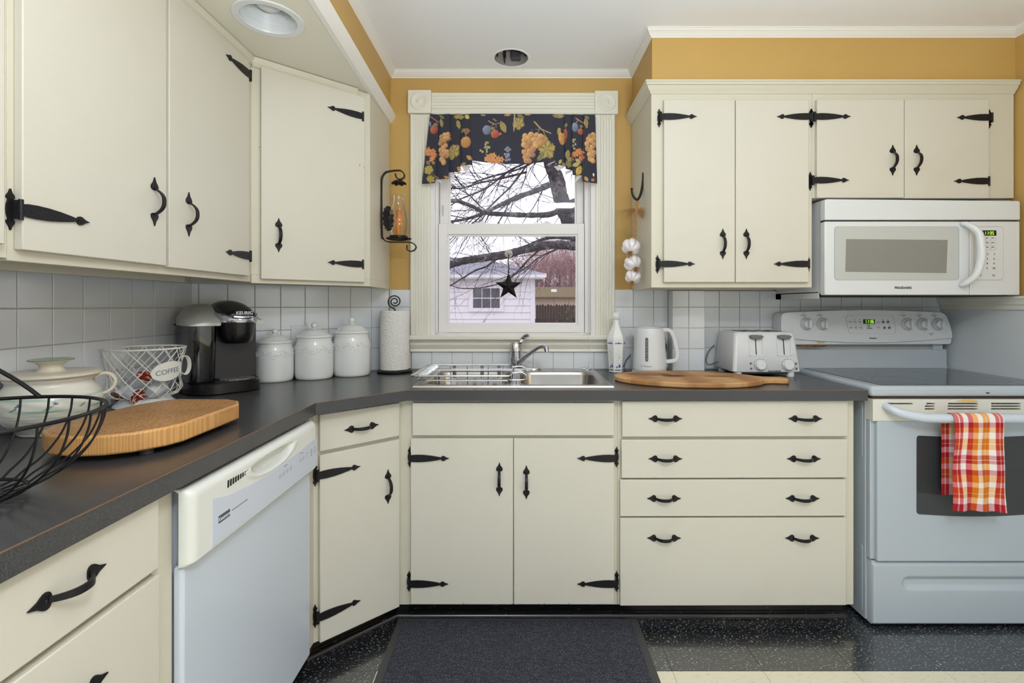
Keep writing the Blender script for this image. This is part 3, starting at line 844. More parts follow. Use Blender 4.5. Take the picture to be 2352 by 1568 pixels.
# vent trim (built around its slots)
zt, zb = .880, .799
rows = [(Z(928.6), Z(925)), (Z(934.3), Z(931)), (Z(940.5), Z(937.2))]
def U(x): return X(1960 + x / 6.0)
seg1 = [(U(455), U(820)), (U(1005), U(1125)), (U(1305), U(1720)), (U(1900), U(2310)), (U(2490), U(2900)), (U(3080), U(3440))]
seg2 = [(U(985), U(1120)), (U(1300), U(1715)), (U(1900), U(2305)), (U(2490), U(2900)), (U(3080), U(3220))]
g = MB(); x0, x1 = RX0 + .001, RX1
zz = zt
for (ra, rb), sg in zip(rows, (seg1, seg2, seg2)):
    g.box(x0, x1, YR, 1.885, rb, zz); zz = ra
    px = x0
    for (a, b) in sg + [(x1, x1)]:
        if b > x1: a = min(a, x1); b = x1
        if a > px: g.box(px, a, YR, 1.885, ra, rb)
        px = b
g.box(x0, x1, YR, 1.885, zb, zz)
R_(g, 'vent_trim', m_bisque, rg)
R_(MB().box(RX0 + .02, RX1 - .01, 1.868, 1.884, Z(941), Z(924.5)), 'slot_shadow_box', m_dark, rg)
m_scorch = mat('scorched_plastic', (226, 190, 104), 0.5)
def stain(name, u0, u1, v0, v1, y, mt, parent, n=14, seed=1):
    rr = random.Random(seed); p = []
    for k in range(n):
        a = 2 * PI * k / n; q = rr.uniform(.75, 1.0)
        p.append(((u0 + u1) / 2 + (u1 - u0) / 2 * q * math.cos(a), (v0 + v1) / 2 + (v1 - v0) / 2 * q * math.sin(a)))
    vs = [at(a, b, y) for a, b in p]
    return R_(MB().add([tuple(v) for v in vs], [tuple(range(n))]), name, mt, parent, recalc=False)
stain('scorch_mark', 2192, 2252, 917.5, 924, YR - .0006, m_scorch, rg)
# oven door
od = R_(MB().box(RX0 + .002, RX1, 1.862, 1.884, .272, .799), 'door', m_range_shaded, rg, bevel=.003)
R_(MB().box(RX0 + .018, RX1 - .016, YR, 1.863, .272, .7985), 'door_face', m_range_shaded, od, bevel=.003, seg=3)
wx0, wx1, wz0, wz1 = X(2105), 1.70 * 2 - X(2105) + .01, Z(1180), Z(1000)
p = []
for i in range(17):
    t = i / 16; p.append((wx0 + .008 + (wx1 - wx0 - .016) * t, wz0 - .009 * math.sin(PI * t)))
p += [(wx1 - .002, wz0 + .004), (wx1, wz0 + .012), (wx1, wz1 - .012), (wx1 - .002, wz1 - .004)]
for i in range(17):
    t = 1 - i / 16; p.append((wx0 + .008 + (wx1 - wx0 - .016) * t, wz1 - .006 * math.sin(PI * t)))
p += [(wx0 + .002, wz1 - .004), (wx0, wz1 - .012), (wx0, wz0 + .012), (wx0 + .002, wz0 + .004)]
R_(MB().prism(p, 'xz', YR - .0016, YR + .001), 'oven_window', mat('oven_window_glass', (58, 60, 62), 0.12, speck=[(1300, .48, .6, (68, 70, 72))]), od, smooth=20)
hy = 1.795
hb = spline([(X(2033), YR + .004, .857), (X(2036), 1.826, .850), (X(2052), 1.806, .836), (X(2085), 1.796, .826), (1.50, 1.790, .8225), (1.70, 1.788, .8215), (1.90, 1.790, .8225), (2.00, 1.798, .830), (2.035, 1.808, .838), (2.050, 1.828, .850), (2.052, YR + .004, .857)], 6)
R_(MB().tube(hb, [.0125 + .0045 * min(1, min(i, len(hb) - 1 - i) / 14) for i in range(len(hb))], 16), 'handle', m_white, od)
# storage drawer
def dfn(x, z):
    cx, cz = (RX0 + RX1) / 2 + .002, Z(1341)
    dxx = max(0, abs(x - cx) - .245); dzz = (z - cz)
    q = math.hypot(dxx, dzz)
    e = min(x - RX0, RX1 - x, z - .028, .266 - z)
    return 1.850 + .018 * sm(.027, .010, q) * (1.0 if dzz > 0 else .8) + .012 * sm(.010, 0, e)
R_(hfield(RX0 + .006, RX1 - .001, .028, .266, 200, 60, dfn, 1.884), 'storage_drawer', m_range_shaded, rg, recalc=True, smooth=60)
# backguard and console
YC = 2.365
def X(u): return ux(u, YC)
def Z(v): return vz(v, YC)
R_(MB().loops([[(x, y, z) for (y, z) in ((2.372, .926), (2.384, .930), (2.391, .940), (2.393, 1.012), (2.398, 1.020), (2.42, 1.020), (2.42, .926))] for x in (RX0 + .006, RX1 - .012)]), 'backguard', m_range_shaded, rg, bevel=.004)
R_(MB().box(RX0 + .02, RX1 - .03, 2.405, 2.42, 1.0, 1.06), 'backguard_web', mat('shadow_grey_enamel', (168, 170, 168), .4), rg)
R_(MB().box(X(2154), X(2176), 2.392, 2.41, 1.018, 1.045), 'console_bracket', m_range_shaded, rg)
top_z = lambda t: Z(717) + (Z(711.5) - Z(717)) * math.sin(PI * t)
xl, xrr = X(1794), X(2190)
arcz = lambda x: Z(776) + (Z(787) - Z(776)) * math.sin(PI * (x - xl) / (xrr - xl))
cons = []
n = 24
tops = [(xl + .035 + (xrr - xl - .095) * i / n, top_z(i / n)) for i in range(n + 1)]
tops = [(xl - .001, Z(752)), (xl + .002, Z(726)), (xl + .010, Z(719.5)), (xl + .022, Z(717.5))] + tops + [(xrr - .045, Z(720)), (xrr - .032, Z(726)), (xrr - .018, Z(742)), (xrr - .006, Z(762))]
bot = [(xrr - .000, Z(776)), (xrr - .001, Z(785)), (xrr - .006, Z(790)), (xrr - .014, Z(791)), (xl + .02, Z(792)), (xl + .004, Z(786))]
console = R_(MB().prism(tops + bot, 'xz', YC + .008, 2.445), 'console', m_white2, rg, bevel=.004, seg=3)
up = [q for q in tops if q[1] > Z(775)] + [(xrr - .004, Z(775))] + [(xrr - .006 - (xrr - xl - .012) * i / n, arcz(xrr - .006 - (xrr - xl - .012) * i / n)) for i in range(n + 1)]
R_(MB().prism(up, 'xz', YC, YC + .010), 'console_face', m_white2, console, bevel=.003, seg=2, smooth=40)
ins = [(X(1942.5), Z(730)), (X(1947), Z(724.5)), (X(2048), Z(724.5)), (X(2052.5), Z(729)), (X(2057), Z(760)), (X(2055), Z(765.5)), (X(1953), Z(766)), (X(1949), Z(762))]
R_(MB().prism(ins, 'xz', YC - .0012, YC), 'control_insert', m_white2, console)
g = MB(); frame_lines(g, ins, .0013, YC - .0014); R_(g, 'insert_border', m_inkl, console, recalc=False)
R_(MB().box(X(1982), X(2009), YC - .002, YC, Z(743.3), Z(733.2)), 'display', m_lcd, console)
g = MB(); seg7('11:36', X(1985.5), Z(741.6), .0145, YC - .0022, g); R_(g, 'clock_digits', m_green, console, smooth=0)
g = MB(); g2 = MB()
def dot(mb, u, v, r): mb.add([(X(u + r * math.cos(a)), YC - .0016, Z(v - r * math.sin(a))) for a in [2 * PI * k / 12 for k in range(12)]], [tuple(range(12))])
for (u, v) in ((1952, 739), (1963, 739), (1974.5, 739), (1954, 752.5), (1965.5, 752.5), (1977, 752.5)):
    ring_band(g2, X(u), Z(v), .0085, .0092, YC - .0016, 20); g.box(X(u - 2.5), X(u + 2.5), YC - .0017, YC, Z(v + .8), Z(v - .6))
for (u, v) in ((2028, 739), (2039, 739), (2031, 752.5), (2042, 752.5)): dot(g2, u, v, 3.4); g.box(X(u - 3), X(u + 3), YC - .0018, YC, Z(v + 1), Z(v - .8))
for (u, v) in ((1963, 733.5), (1974.5, 733.5), (1954, 747), (1965.5, 747), (1977, 747), (2027, 733.5), (2038.5, 733.5), (2042, 747)): dot(g, u, v, .8)
for (v, w) in ((746.5, 7), (750.5, 8), (754, 12)): g.box(X(1991), X(1991 + w), YC - .0017, YC, Z(v + .8), Z(v - .8))
for (v, sg) in ((740, 1), (752, -1)):
    for d in (-1, 1):
        g.add([(X(2017), YC - .0017, Z(v - 2 * sg)), (X(2017), YC - .0017, Z(v - .8 * sg)), (X(2017 + 3 * d), YC - .0017, Z(v + 1.9 * sg)), (X(2017 + 3 * d), YC - .0017, Z(v + .7 * sg))], [(0, 1, 2, 3)])
for (u, v) in ((1845.5, 723.5), (1882, 723), (2073.5, 723.5), (2110, 723.5), (2145, 723.5)):
    g.box(X(u - 6), X(u + 7), YC - .0007, YC, Z(v + 1), Z(v)); dot(g, u + 2, v + 4, 1.1)
    frame_lines(g, rrect(X(u - 2), X(u + 3), Z(v - 2), Z(v - 6), .001, 2), .0007, YC - .0007)
dot(g, 2138.5, 769, 1.2); g.box(X(2133), X(2144), YC - .0007, YC, Z(766.5), Z(765.5))
R_(g, 'console_print', m_ink, console, recalc=False, smooth=0)['kind'] = 'stuff'; R_(g2, 'console_buttons', m_inkl, console, recalc=False, smooth=0)
g = MB().box(X(1996), X(2014), YC - .0008, YC, Z(776.5), Z(776)); frame_lines(g, [(X(1996), Z(774)), (X(2014), Z(774)), (X(2014), Z(778)), (X(1996), Z(778))], .0006, YC - .0008)
R_(g, 'badge_outline', m_ink, console, recalc=False)
text('Kenmore', .0085, m_ink, 'lettering', console, X(2005) - 1.70, YC - .0006 - 2.10, Z(777.4) - 0, bold=.0003)
RM = Matrix.Rotation(PI / 2, 4, 'X')
KN = None
for (u, v, rot, dark) in ((1852, 743.5, .0, 1), (1889.5, 743.5, .1, 1), (2083, 744, -.1, 0), (2119, 744, .05, 0), (2153.5, 744, .1, 1)):
    cx, cz = X(u) - 1.70, Z(v)
    if KN is None:
        k = MB().lathe([(.030, 0), (.030, .004), (.0275, .007), (.0215, .008), (.020, .020), (.017, .023), (0, .0235)], 36, rot=RM)
        k.box(-.0055, .0055, -.036, -.008, -.0195, .0195)
        KN = k.mesh('knob', m_white2)
        dk = MB()
        for i in range(26):
            a = 2 * PI * (i + 3) / 32
            rr = .0265; dk.prism([(rr * math.cos(a) - .0011, rr * math.sin(a) - .0011), (rr * math.cos(a) + .0011, rr * math.sin(a) - .0011), (rr * math.cos(a) + .0011, rr * math.sin(a) + .0011), (rr * math.cos(a) - .0011, rr * math.sin(a) + .0011)], 'xz', -.0082, -.0068)
        DK = dk.mesh('dial_marks', m_ink, smooth=0)
    o = bpy.data.objects.new('knob', KN); COL.objects.link(o); o.parent = rg; o.location = (cx, YC - 2.10, cz); o.rotation_euler = (0, rot, 0)
    d = bpy.data.objects.new('dial_marks', DK); COL.objects.link(d); d.parent = o
m_rust = mat('rust_stain', (140, 92, 34), 0.7, speck=[(60, .45, .65, (92, 52, 20))])
stain('rust_stain', 1826, 1906, 791.5, 797.5, 2.372, m_rust, rg, 18, 3)
m_rust2 = mat('yellowed_plastic', (204, 186, 138), 0.5)
stain('yellow_stain', 1868, 1902, 770, 789, YC + .0065, m_rust2, rg, 16, 5)

# ---------- towel
m_towel = mat('checked_cotton', (255, 255, 255), 0.9, attr='Col', bump=(900, .3, .001))
TW0, TW1 = ux(2190, 1.772), ux(2303, 1.772)
ya_ = [(0, 'w'), (.07, 'r'), (.15, 'p'), (.18, 'r'), (.245, 'w'), (.355, 'r'), (.445, 'o'), (.535, 'w'), (.625, 'o'), (.70, 'q'), (.715, 'o'), (.785, 'w'), (.890, 'r'), (.945, 'p'), (.965, 'r'), (1.03, 'w')]
ya_ = [(0, 'r'), (.075, 'p'), (.10, 'r'), (.17, 'w'), (.28, 'r'), (.375, 'o'), (.465, 'w'), (.56, 'o'), (.63, 'q'), (.645, 'o'), (.715, 'w'), (.825, 'r'), (.90, 'p'), (.915, 'r'), (.975, 'w')]
we_ = [(0, 'w'), (300, 'm'), (350, 'o'), (405, 'w'), (465, 'o'), (518, 'w'), (524, 'o'), (580, 'w'), (635, 'm'), (678, 'w'), (684, 'm'), (720, 'w'), (780, 'm'), (835, 'o'), (905, 'w'), (960, 'o'), (1018, 'w'), (1024, 'o'), (1065, 'w'), (1130, 'm'), (1300, 'w')]
TC = {'w': (240, 236, 232), 'r': (196, 26, 38), 'p': (236, 190, 180), 'o': (238, 138, 30), 'q': (244, 190, 150), 'm': (178, 40, 62)}
def pick(tab, v):
    c = tab[0][1]
    for a, b in tab:
        if v >= a: c = b
    return TC[c]
def towel():
    nx, nt = 170, 340
    path = []
    # back flap (up), over the bar, front flap (down)
    zc = .8215; yc = 1.7885; rb = .0190
    for i in range(60): path.append((yc + rb + .002, .535 + (zc - .535) * i / 60))
    for i in range(13): a = PI * i / 12; path.append((yc + rb * math.cos(a), zc + rb * math.sin(a)))
    for i in range(1, 90): path.append((yc - rb - .0008, zc - (zc - .497) * i / 89))
    L = [0]
    for i in range(1, len(path)): L.append(L[-1] + math.hypot(path[i][0] - path[i - 1][0], path[i][1] - path[i - 1][1]))
    tot = L[-1]; vs, fs, cs = [], [], []
    for j in range(nt + 1):
        s = tot * j / nt; k = 0
        while k < len(L) - 2 and L[k + 1] < s: k += 1
        f = (s - L[k]) / (L[k + 1] - L[k]); y = path[k][0] + (path[k + 1][0] - path[k][0]) * f; z = path[k][1] + (path[k + 1][1] - path[k][1]) * f
        front = s > L[66]; hang_ = max(0, (zc - z)) / .32
        for i in range(nx + 1):
            t = i / nx
            x = TW0 + (TW1 - TW0) * t
            if front:
                x += -.010 * sm(0, .6, hang_) * (1 - t) + .001 * math.sin(hang_ * 7 + t * 3)
                x += -.012 * sm(.55, 1.0, hang_) * (t - .5) * 0 
                yy = y - (.003 + .0065 * hang_) * (1 + math.sin(t * 15 + 1.1 * math.sin(hang_ * 4))) * .6 - .004 * math.sin(hang_ * 9 + t * 4) * hang_
                zz = z - .006 * hang_ * t
                py = 215 + 990 * max(0, (zc + .02 - z) / (zc + .02 - .497))
            else:
                q = L[66] - s
                x += -.011 * sm(0, .06, q); yy = y + .003 * math.sin(t * 11); zz = z
                py = 300 + 900 * q / .3
            vs.append((x, yy, zz))
            a = pick(ya_, t); b = pick(we_, py)
            wv = .60
            cs.append([lin(a[c] * wv + b[c] * (1 - wv) - (20 if a != TC['w'] and b != TC['w'] else 0) if True else 0) for c in range(3)])
    W = nx + 1
    for j in range(nt):
        for i in range(nx): fs.append((j * W + i, j * W + i + 1, (j + 1) * W + i + 1, (j + 1) * W + i))
    return vs, fs, cs
def colored(vs, fs, cs, name, mt, solid=.0012, **k):
    mb = MB(); mb.add(vs, fs)
    o = mb.build(name, mt, recalc=False, smooth=80)
    ca = o.data.color_attributes.new('Col', 'FLOAT_COLOR', 'POINT')
    arr = np.ones((len(vs), 4), dtype=np.float32); arr[:, :3] = np.array(cs, dtype=np.float32)
    ca.data.foreach_set('color', arr.ravel())
    if solid:
        s = o.modifiers.new('solid', 'SOLIDIFY'); s.thickness = solid; s.offset = 0
    return o
vs, fs, cs = towel()
tw = colored(vs, fs, cs, 'dish_towel', m_towel)
tag(tw, 'red and orange checked dish towel hanging over the oven door handle', 'towel')

# ---------- dishwasher (local x runs away from the camera, -y faces the room)
dw = thing('dishwasher', 'white built-in dishwasher with an off-white control panel', 'dishwasher', (-.680, 1.0, 0), PI / 2)
def DY(u): return uyX(u, -.66) - 1.0
def DZ(u, v): return CAMH - (v - CY) * (-.66) / (u - CX)
MB().box(.008, .592, .022, .56, .10, .865).build('tub', m_white, dw)
MB().box(-.010, .596, 0, .0215, .10, .705).build('door', m_white, dw, bevel=.008, seg=3)
MB().box(.02, .58, .05, .07, .017, .10).build('toe_panel', m_kick, dw)
def cpf(x, z):
    # control fascia: rounded edges, handle scoop
    e = min(x + .016, .598 - x); y = -.022
    y += .022 * (1 - math.sqrt(max(0, 1 - (1 - min(e, .022) / .022) ** 2)))
    e2 = .862 - z; y += .020 * (1 - math.sqrt(max(0, 1 - (1 - min(e2, .020) / .020) ** 2)))
    e3 = z - .706; y += .006 * sm(.006, 0, e3)
    cx, cz = .315, .834
    q = math.hypot((x - cx) / .115, (z - cz) / (.034 if z < cz else .010))
    y += .022 * sm(1.0, .78, q)
    y -= .0025 * sm(1.3, 1.08, q) * sm(.9, 1.08, q) * (1 if z < cz else 0)
    return y
MB_ = hfield(-.016, .598, .706, .862, 220, 90, cpf, .004)
pn = MB_.build('control_panel', m_bisque2, dw, smooth=60)
pp = [(.050, .716), (.590, .716), (.590, .800), (.575, .806), (.48, .799), (.40, .794), (.315, .790), (.20, .794), (.10, .806), (.050, .818)]
MB().prism(pp, 'xz', -.0235, -.0218).build('printed_strip', mat('pale_blue_strip', (206, 212, 226), .3), pn, smooth=0)
g = MB()
for i in range(9):
    xx = .105 + i * .0098
    g.prism([(xx, .822 + i * .0006), (xx + .0055, .822 + i * .0006), (xx + .0065, .838 - i * .0004), (xx + .001, .838 - i * .0004)], 'xz', -.0229, -.0215)
g.build('vent_slot', m_dark, pn, smooth=0)
MB().prism([(.225, .829), (.405, .829), (.375, .838), (.262, .840)], 'xz', -.010, -.004).build('latch', m_bisque2, pn, bevel=.002)
xk = DY(503); zk = DZ(503, 1192)
MB().box(.070, .112, -.0242, -.0234, .757, .773).build('badge', mat('dark_badge', (70, 80, 88), .4), pn)
text('Kenmore', .011, m_white, 'lettering', pn, .091, -.0243, .761, bold=.0003)
g = MB().box(.120, .185, -.0238, -.0234, .764, .767); g.build('fine_print', m_inkl, pn)
g = MB()
for (cx, cz) in ((.345, .765), (.366, .765), (.387, .766), (.408, .767), (.470, .770), (.490, .770)):
    ring_band(g, cx, cz, .0062, .0070, -.0237, 18); 
    for q in (-.003, .001): g.box(cx - .004, cx + .004, -.0238, -.0234, cz + q, cz + q + .0013)
for k in range(3): g.box(.510, .520, -.0238, -.0234, .764 + k * .007, .7658 + k * .007)
g.box(.366, .386, -.0238, -.0234, .783, .7855).box(.470, .488, -.0238, -.0234, .787, .7895)
for k in range(4): g.box(.540, .550, -.0238, -.0234, .760 + k * .006, .7625 + k * .006)
g.build('button_print', m_inkl, pn, recalc=False, smooth=0)['kind'] = 'stuff'
g = MB(); frame_lines(g, [(.570, .760), (.582, .772), (.570, .786), (.558, .772)], .0012, -.0237); frame_lines(g, [(.570, .765), (.577, .772), (.570, .780), (.563, .772)], .001, -.0237)
g.build('green_mark', mat('green_print', (60, 130, 90), .5), pn, recalc=False, smooth=0)

# =================================================================== SINK, FAUCET, RACK
sk = thing('sink', 'stainless double-bowl sink set into the counter below the window', 'sink', (-.027, 2.165, .914))
def raybox(a, x0, x1, y0, y1, cx, cy):
    c, s = math.cos(a), math.sin(a); t = 1e9
    if c > 1e-9: t = min(t, (x1 - cx) / c)
    if c < -1e-9: t = min(t, (x0 - cx) / c)
    if s > 1e-9: t = min(t, (y1 - cy) / s)
    if s < -1e-9: t = min(t, (y0 - cy) / s)
    return (cx + t * c, cy + t * s)
def bowl(x0, x1, y0, y1, bx0, bx1, by0, by1):
    cx, cy = (bx0 + bx1) / 2, (by0 + by1) / 2; a_, b_ = (bx1 - bx0) / 2, (by1 - by0) / 2
    ang = [2 * PI * k / 72 for k in range(72)] + [math.atan2(yy - cy, xx - cx) % (2 * PI) for xx in (x0, x1) for yy in (y0, y1)]
    ang = sorted(set(round(a, 6) for a in ang))
    def sup(a, A, B, n): return (abs(math.cos(a)) / A) ** n + (abs(math.sin(a)) / B) ** n
    rings = [[(*raybox(a, x0, x1, y0, y1, cx, cy), .0065) for a in ang]]
    for (dz, g, n) in ((.0085, .010, 6), (.0075, .004, 7), (.003, .0, 7), (-.01, -.003, 7), (-.15, -.010, 6), (-.172, -.022, 5), (-.180, -.05, 4), (-.183, -.10, 3), (-.186, -min(a_, b_) + .04, 2)):
        A, B = a_ + g, b_ + g
        rings.append([(cx + math.cos(a) / sup(a, A, B, n) ** (1 / n), cy + math.sin(a) / sup(a, A, B, n) ** (1 / n), dz) for a in ang])
    return rings, cx, cy
x0, x1, y0, y1 = -.388, .388, -.258, .262
mid = .010
g = MB()
r1, c1x, c1y = bowl(x0, mid, y0, y1, x0 + .030, mid - .016, y0 + .030, y1 - .105); g.loops(r1, cap0=False)
r2, c2x, c2y = bowl(mid, x1, y0, y1, mid + .016, x1 - .030, y0 + .030, y1 - .105); g.loops(r2, cap0=False)
# outer skirt down to the counter
o_ = [(x0, y0), (x1, y0), (x1, y1), (x0, y1)]
g.loops([[(p[0], p[1], .0065) for p in o_], [(p[0] * 1.008, p[1] * 1.012, .0003) for p in o_]], False, False)
sb = g.build('basin', m_steel, sk, recalc=False, smooth=50)
for (cx, cy) in ((c1x, c1y), (c2x, c2y)):
    MB().lathe([(.041, -.1865), (.041, -.183), (.036, -.182), (.030, -.185), (0, -.186)], 28, (cx, cy, 0)).build('drain', m_chrome, sk)
fc = thing('faucet', 'chrome single-lever kitchen faucet behind the divided sink', 'faucet', (-.021, 2.378, .9205))
MB().lathe([(.0, .0), (.122, .0), (.124, .004), (.118, .010), (.060, .015), (0, .016)], 40, sy=.26).build('deck_plate', m_chrome, fc)
MB().lathe([(.0285, .008), (.0285, .058), (.0265, .060), (.0265, .062), (.0285, .064), (.0285, .088), (.026, .090), (.026, .092), (.0285, .094), (.0275, .122), (.020, .134), (0, .138)], 32).build('valve_body', m_chrome, fc)
hd = spline([(.004, 0, .095), (.016, -.004, .125), (.030, -.010, .150), (.044, -.018, .167), (.064, -.026, .174)], 6)
MB().strap(hd, (0, 1, .2), [.034, .032, .030, .028, .026, .024, .023, .022, .021, .021, .021, .021, .021, .021, .022, .022, .023, .023, .024, .024, .024, .024, .024, .022, .018][:len(hd)], .017).build('lever', m_chrome, fc, bevel=.003, seg=3)
sp_ = spline([(.012, -.018, .036), (.045, -.05, .070), (.085, -.085, .104), (.112, -.108, .122), (.130, -.124, .124), (.141, -.134, .116)], 6)
MB().tube(sp_, [.0125 - .003 * min(1, i / 12) for i in range(len(sp_))], 14).build('spout', m_chrome, fc)
MB().cyl((.139, -.132, .122), (.142, -.135, .100), .0115, .0105, 18).build('aerator', m_chrome, fc)
# little chrome stopper plate at the back right of the sink
st_ = MB().lathe([(.0, 0), (.024, 0), (.025, .003), (.015, .006), (.006, .008), (.005, .014), (0, .015)], 26).build('hole_cover', m_chrome)
st_.location = (ux(1347, 2.395), 2.395, .9208); tag(st_, 'small round chrome cover plate at the sink deck beside the cord pull', 'sink fitting')
# window blind cord with its plastic pull
cd = MB(); cpt = spline([(ux(1357, 2.435), 2.435, vz(728, 2.435)), (ux(1358, 2.43), 2.43, vz(755, 2.43)), (ux(1352, 2.40), 2.396, vz(770, 2.40)), (ux(1357, 2.40), 2.398, vz(800, 2.40)), (ux(1356, 2.40), 2.402, .952)], 5)
cord = thing('blind_cord', 'thin white cord hanging from the window frame to the sink deck', 'cord', (ux(1356, 2.40), 2.40, .93))
WB(MB().tube(cpt, .0011, 6), 'cord', m_white2, cord, cord)
WB(MB().cyl((ux(1356, 2.40), 2.402, .930), (ux(1356, 2.40), 2.402, .955), .006, .0045, 12), 'pull', m_white2, cord, cord)
# dish rack
rk = thing('dish_rack', 'chrome wire dish rack resting across the left sink bowl', 'dish rack', (-.20, 2.13, .9225))
zt = .030
def wire(mb, pts, r=.0022, closed=False): mb.tube(pts, r, 8, closed)
def rr3(x0, x1, y0, y1, z, r, n=4): return [(p[0], p[1], z) for p in rrect(x0, x1, y0, y1, r, n)]
g = MB(); wire(g, rr3(-.235, .165, -.180, .185, zt, .02), .0036, True); g.build('top_rail', m_chrome, rk)
g = MB(); wire(g, rr3(-.215, .225, -.150, .150, .010, .02), .003, True); g.build('lower_rail', m_chrome, rk)
for i in range(15):
    y = -.165 + i * .0236
    g = MB(); wire(g, spline([(-.235, y, zt), (-.205, y, zt + .004), (-.178, y, zt - .012), (-.170, y, -.03), (-.160, y, -.075), (-.10, y, -.095), (.10, y, -.095), (.150, y, -.085), (.160, y, -.04), (.165, y, zt)], 4), .0016)
    g.build('wire', m_chrome, rk)
for (x, w) in ((-.11, .016), (.02, .016), (.10, .016)):
    for y in (-.181, .186): MB().box(x - w / 2, x + w / 2, y - .001, y + .001, -.03, zt + .001).build('side_clip', m_steel, rk)
g = MB()
for y in (-.182, .186): wire(g, [(-.17, y, .012), (.15, y, .012)], .0022); wire(g, [(-.17, y, -.04), (.16, y, -.04)], .0018)
for x in (-.13, -.05, .05, .12):
    for y in (-.181, .185): wire(g, [(x, y, zt), (x * .95, y, -.092)], .0018)
g.build('side_wires', m_chrome, rk)['kind'] = 'stuff'
g = MB(); wire(g, spline([(.165, -.10, zt), (.200, -.10, zt + .004), (.222, -.10, zt - .006), (.226, -.10, .004)], 4), .003); wire(g, spline([(.165, .10, zt), (.200, .10, zt + .004), (.222, .10, zt - .006), (.226, .10, .004)], 4), .003)
g.build('rest_arm', m_chrome, rk)

# =================================================================== COUNTER ITEMS
ZT = .9142
def stuff(o): o['kind'] = 'stuff'; return o
# ---------- canisters
def canister(cx, cy, r, h_rim, h_top, label, seed):
    t = thing('canister', label, 'canister', (cx, cy, ZT), 0, 'white ceramic canisters in the corner')
    H = h_rim
    prof = [(r * .90, 0), (r * .95, .003), (r * .975, .012), (r, .03), (r * 1.0, H * .70), (r * .985, H * .80), (r * .93, H * .885), (r * .90, H * .93), (r * .91, H * .985), (r * .91, H), (r * .84, H), (r * .84, H - .01), (0, H - .01)]
    b = MB().lathe(prof, 56).build('body', m_ceramic, t, smooth=50)
    rr = random.Random(seed)
    g = MB(); zc = H * .715
    wv = [(r * 1.004 * math.cos(a), r * 1.004 * math.sin(a), zc + .006 * math.sin(a * 7)) for a in [2 * PI * k / 90 for k in range(90)]]
    g.tube(wv, .0011, 5, True)
    for k in range(150):
        a = 2 * PI * k / 150 + rr.uniform(-.03, .03); z = zc + .006 * math.sin(a * 7) + rr.choice((-1, 1)) * rr.uniform(.001, .013)
        q = rr.uniform(.0024, .0048)
        s = len(g.v); g.sphere((0, 0, 0), q, 8, 5, (.40, 1, .7))
        g.xf(Matrix.Translation((r * .999 * math.cos(a), r * .999 * math.sin(a), z)) @ Matrix.Rotation(a, 4, 'Z') @ Matrix.Rotation(rr.uniform(-.9, .9), 4, 'X'), s)
    stuff(g.build('leaf_relief', m_ceramic, b, recalc=False))
    lh = (h_top - H) * .58
    lp = [(r * .93, 0), (r * .955, .002), (r * .945, .005), (r * .87, .007 + lh * .10), (r * .78, lh * .36), (r * .74, lh * .42), (r * .62, lh * .72), (r * .40, lh * .93), (r * .14, lh * 1.0), (r * .10, lh * 1.12), (0, lh * 1.12)]
    l = MB().lathe(lp, 56).build('lid', m_ceramic, t, loc=(0, 0, H + .0005), smooth=50)
    k = h_top - H - lh * 1.05
    MB().sphere((0, 0, lh * 1.08 + k / 2), k * .52, 20, 12).build('knob', m_ceramic, l)
canister(-1.042, 2.088, .0745, .159, .219, 'smallest white ceramic canister, nearest the coffee maker', 1)
canister(-.906, 2.163, .0800, .178, .242, 'middle-sized white ceramic canister with a leaf band, between its two neighbours', 2)
canister(-.773, 2.257, .0830, .191, .264, 'tallest white ceramic canister, nearest the paper towels', 3)

# ---------- paper towels
px_, py_ = -.600, 2.352
t = thing('paper_towel_holder', 'black metal paper towel holder with a spiral finial', 'holder', (px_, py_, ZT))
MB().lathe([(.0, 0), (.080, 0), (.083, .004), (.083, .010), (.078, .013), (0, .014)], 44).build('base', m_iron2, t)
MB().cyl((0, 0, .012), (0, 0, .300), .005, seg=12).build('rod', m_iron2, t)
sp = []
for i in range(60):
    a = 1.5 * PI - i / 59 * 4.4 * PI * .98; r = .0335 * (1 - i / 59 * .82)
    sp.append((r * math.cos(a) * 1.0, 0, .337 + r * math.sin(a)))
g = MB(); g.strap(sp, (0, 1, 0), .008, .0062); g.build('spiral_finial', m_iron2, t, rot=(0, 0, .3))
m_paper = mat('paper_towel', (236, 234, 228), 0.95, bump=(140, 1.0, .006))
g = MB().lathe([(.020, .0), (.066, .0), (.0685, .002), (.0685, .277), (.066, .279), (.020, .279), (.020, .0)], 60, cap0=False, cap1=False)
pr = g.build('paper_towel_roll', m_paper); pr.location = (px_, py_, ZT + .0145)
tag(pr, 'white quilted paper towel roll standing left of the window', 'paper towels')

# ---------- coffee maker
cm = thing('coffee_maker', 'black and silver single-cup coffee maker in the corner', 'coffee maker', (-1.137, 1.864, ZT), math.radians(47))
m_smoke = glassy('smoky_tank', (.52, .51, .56), .08, .14)
def sup_plan(a_, b_, n, cy=0, cx=0, N=48, front=1.0):
    out = []
    for k in range(N):
        a = 2 * PI * k / N; c, s = math.cos(a), math.sin(a)
        q = ((abs(c) / a_) ** n + (abs(s) / b_) ** n) ** (-1 / n)
        out.append((cx + q * c, cy + q * s))
    return out
def stack(levels, name, mt, parent, **k):
    """levels: (z, a, b, n, cx, cy)"""
    return MB().loops([[(p[0], p[1], z) for p in sup_plan(a, b, n, cy, cx)] for (z, a, b, n, cx, cy) in levels]).build(name, mt, parent, **k)
stack([(0, .118, .128, 3.2, 0, 0), (.004, .123, .133, 3.2, 0, 0), (.038, .123, .133, 3.2, 0, 0), (.043, .118, .128, 3.2, 0, 0)], 'base', m_black, cm)
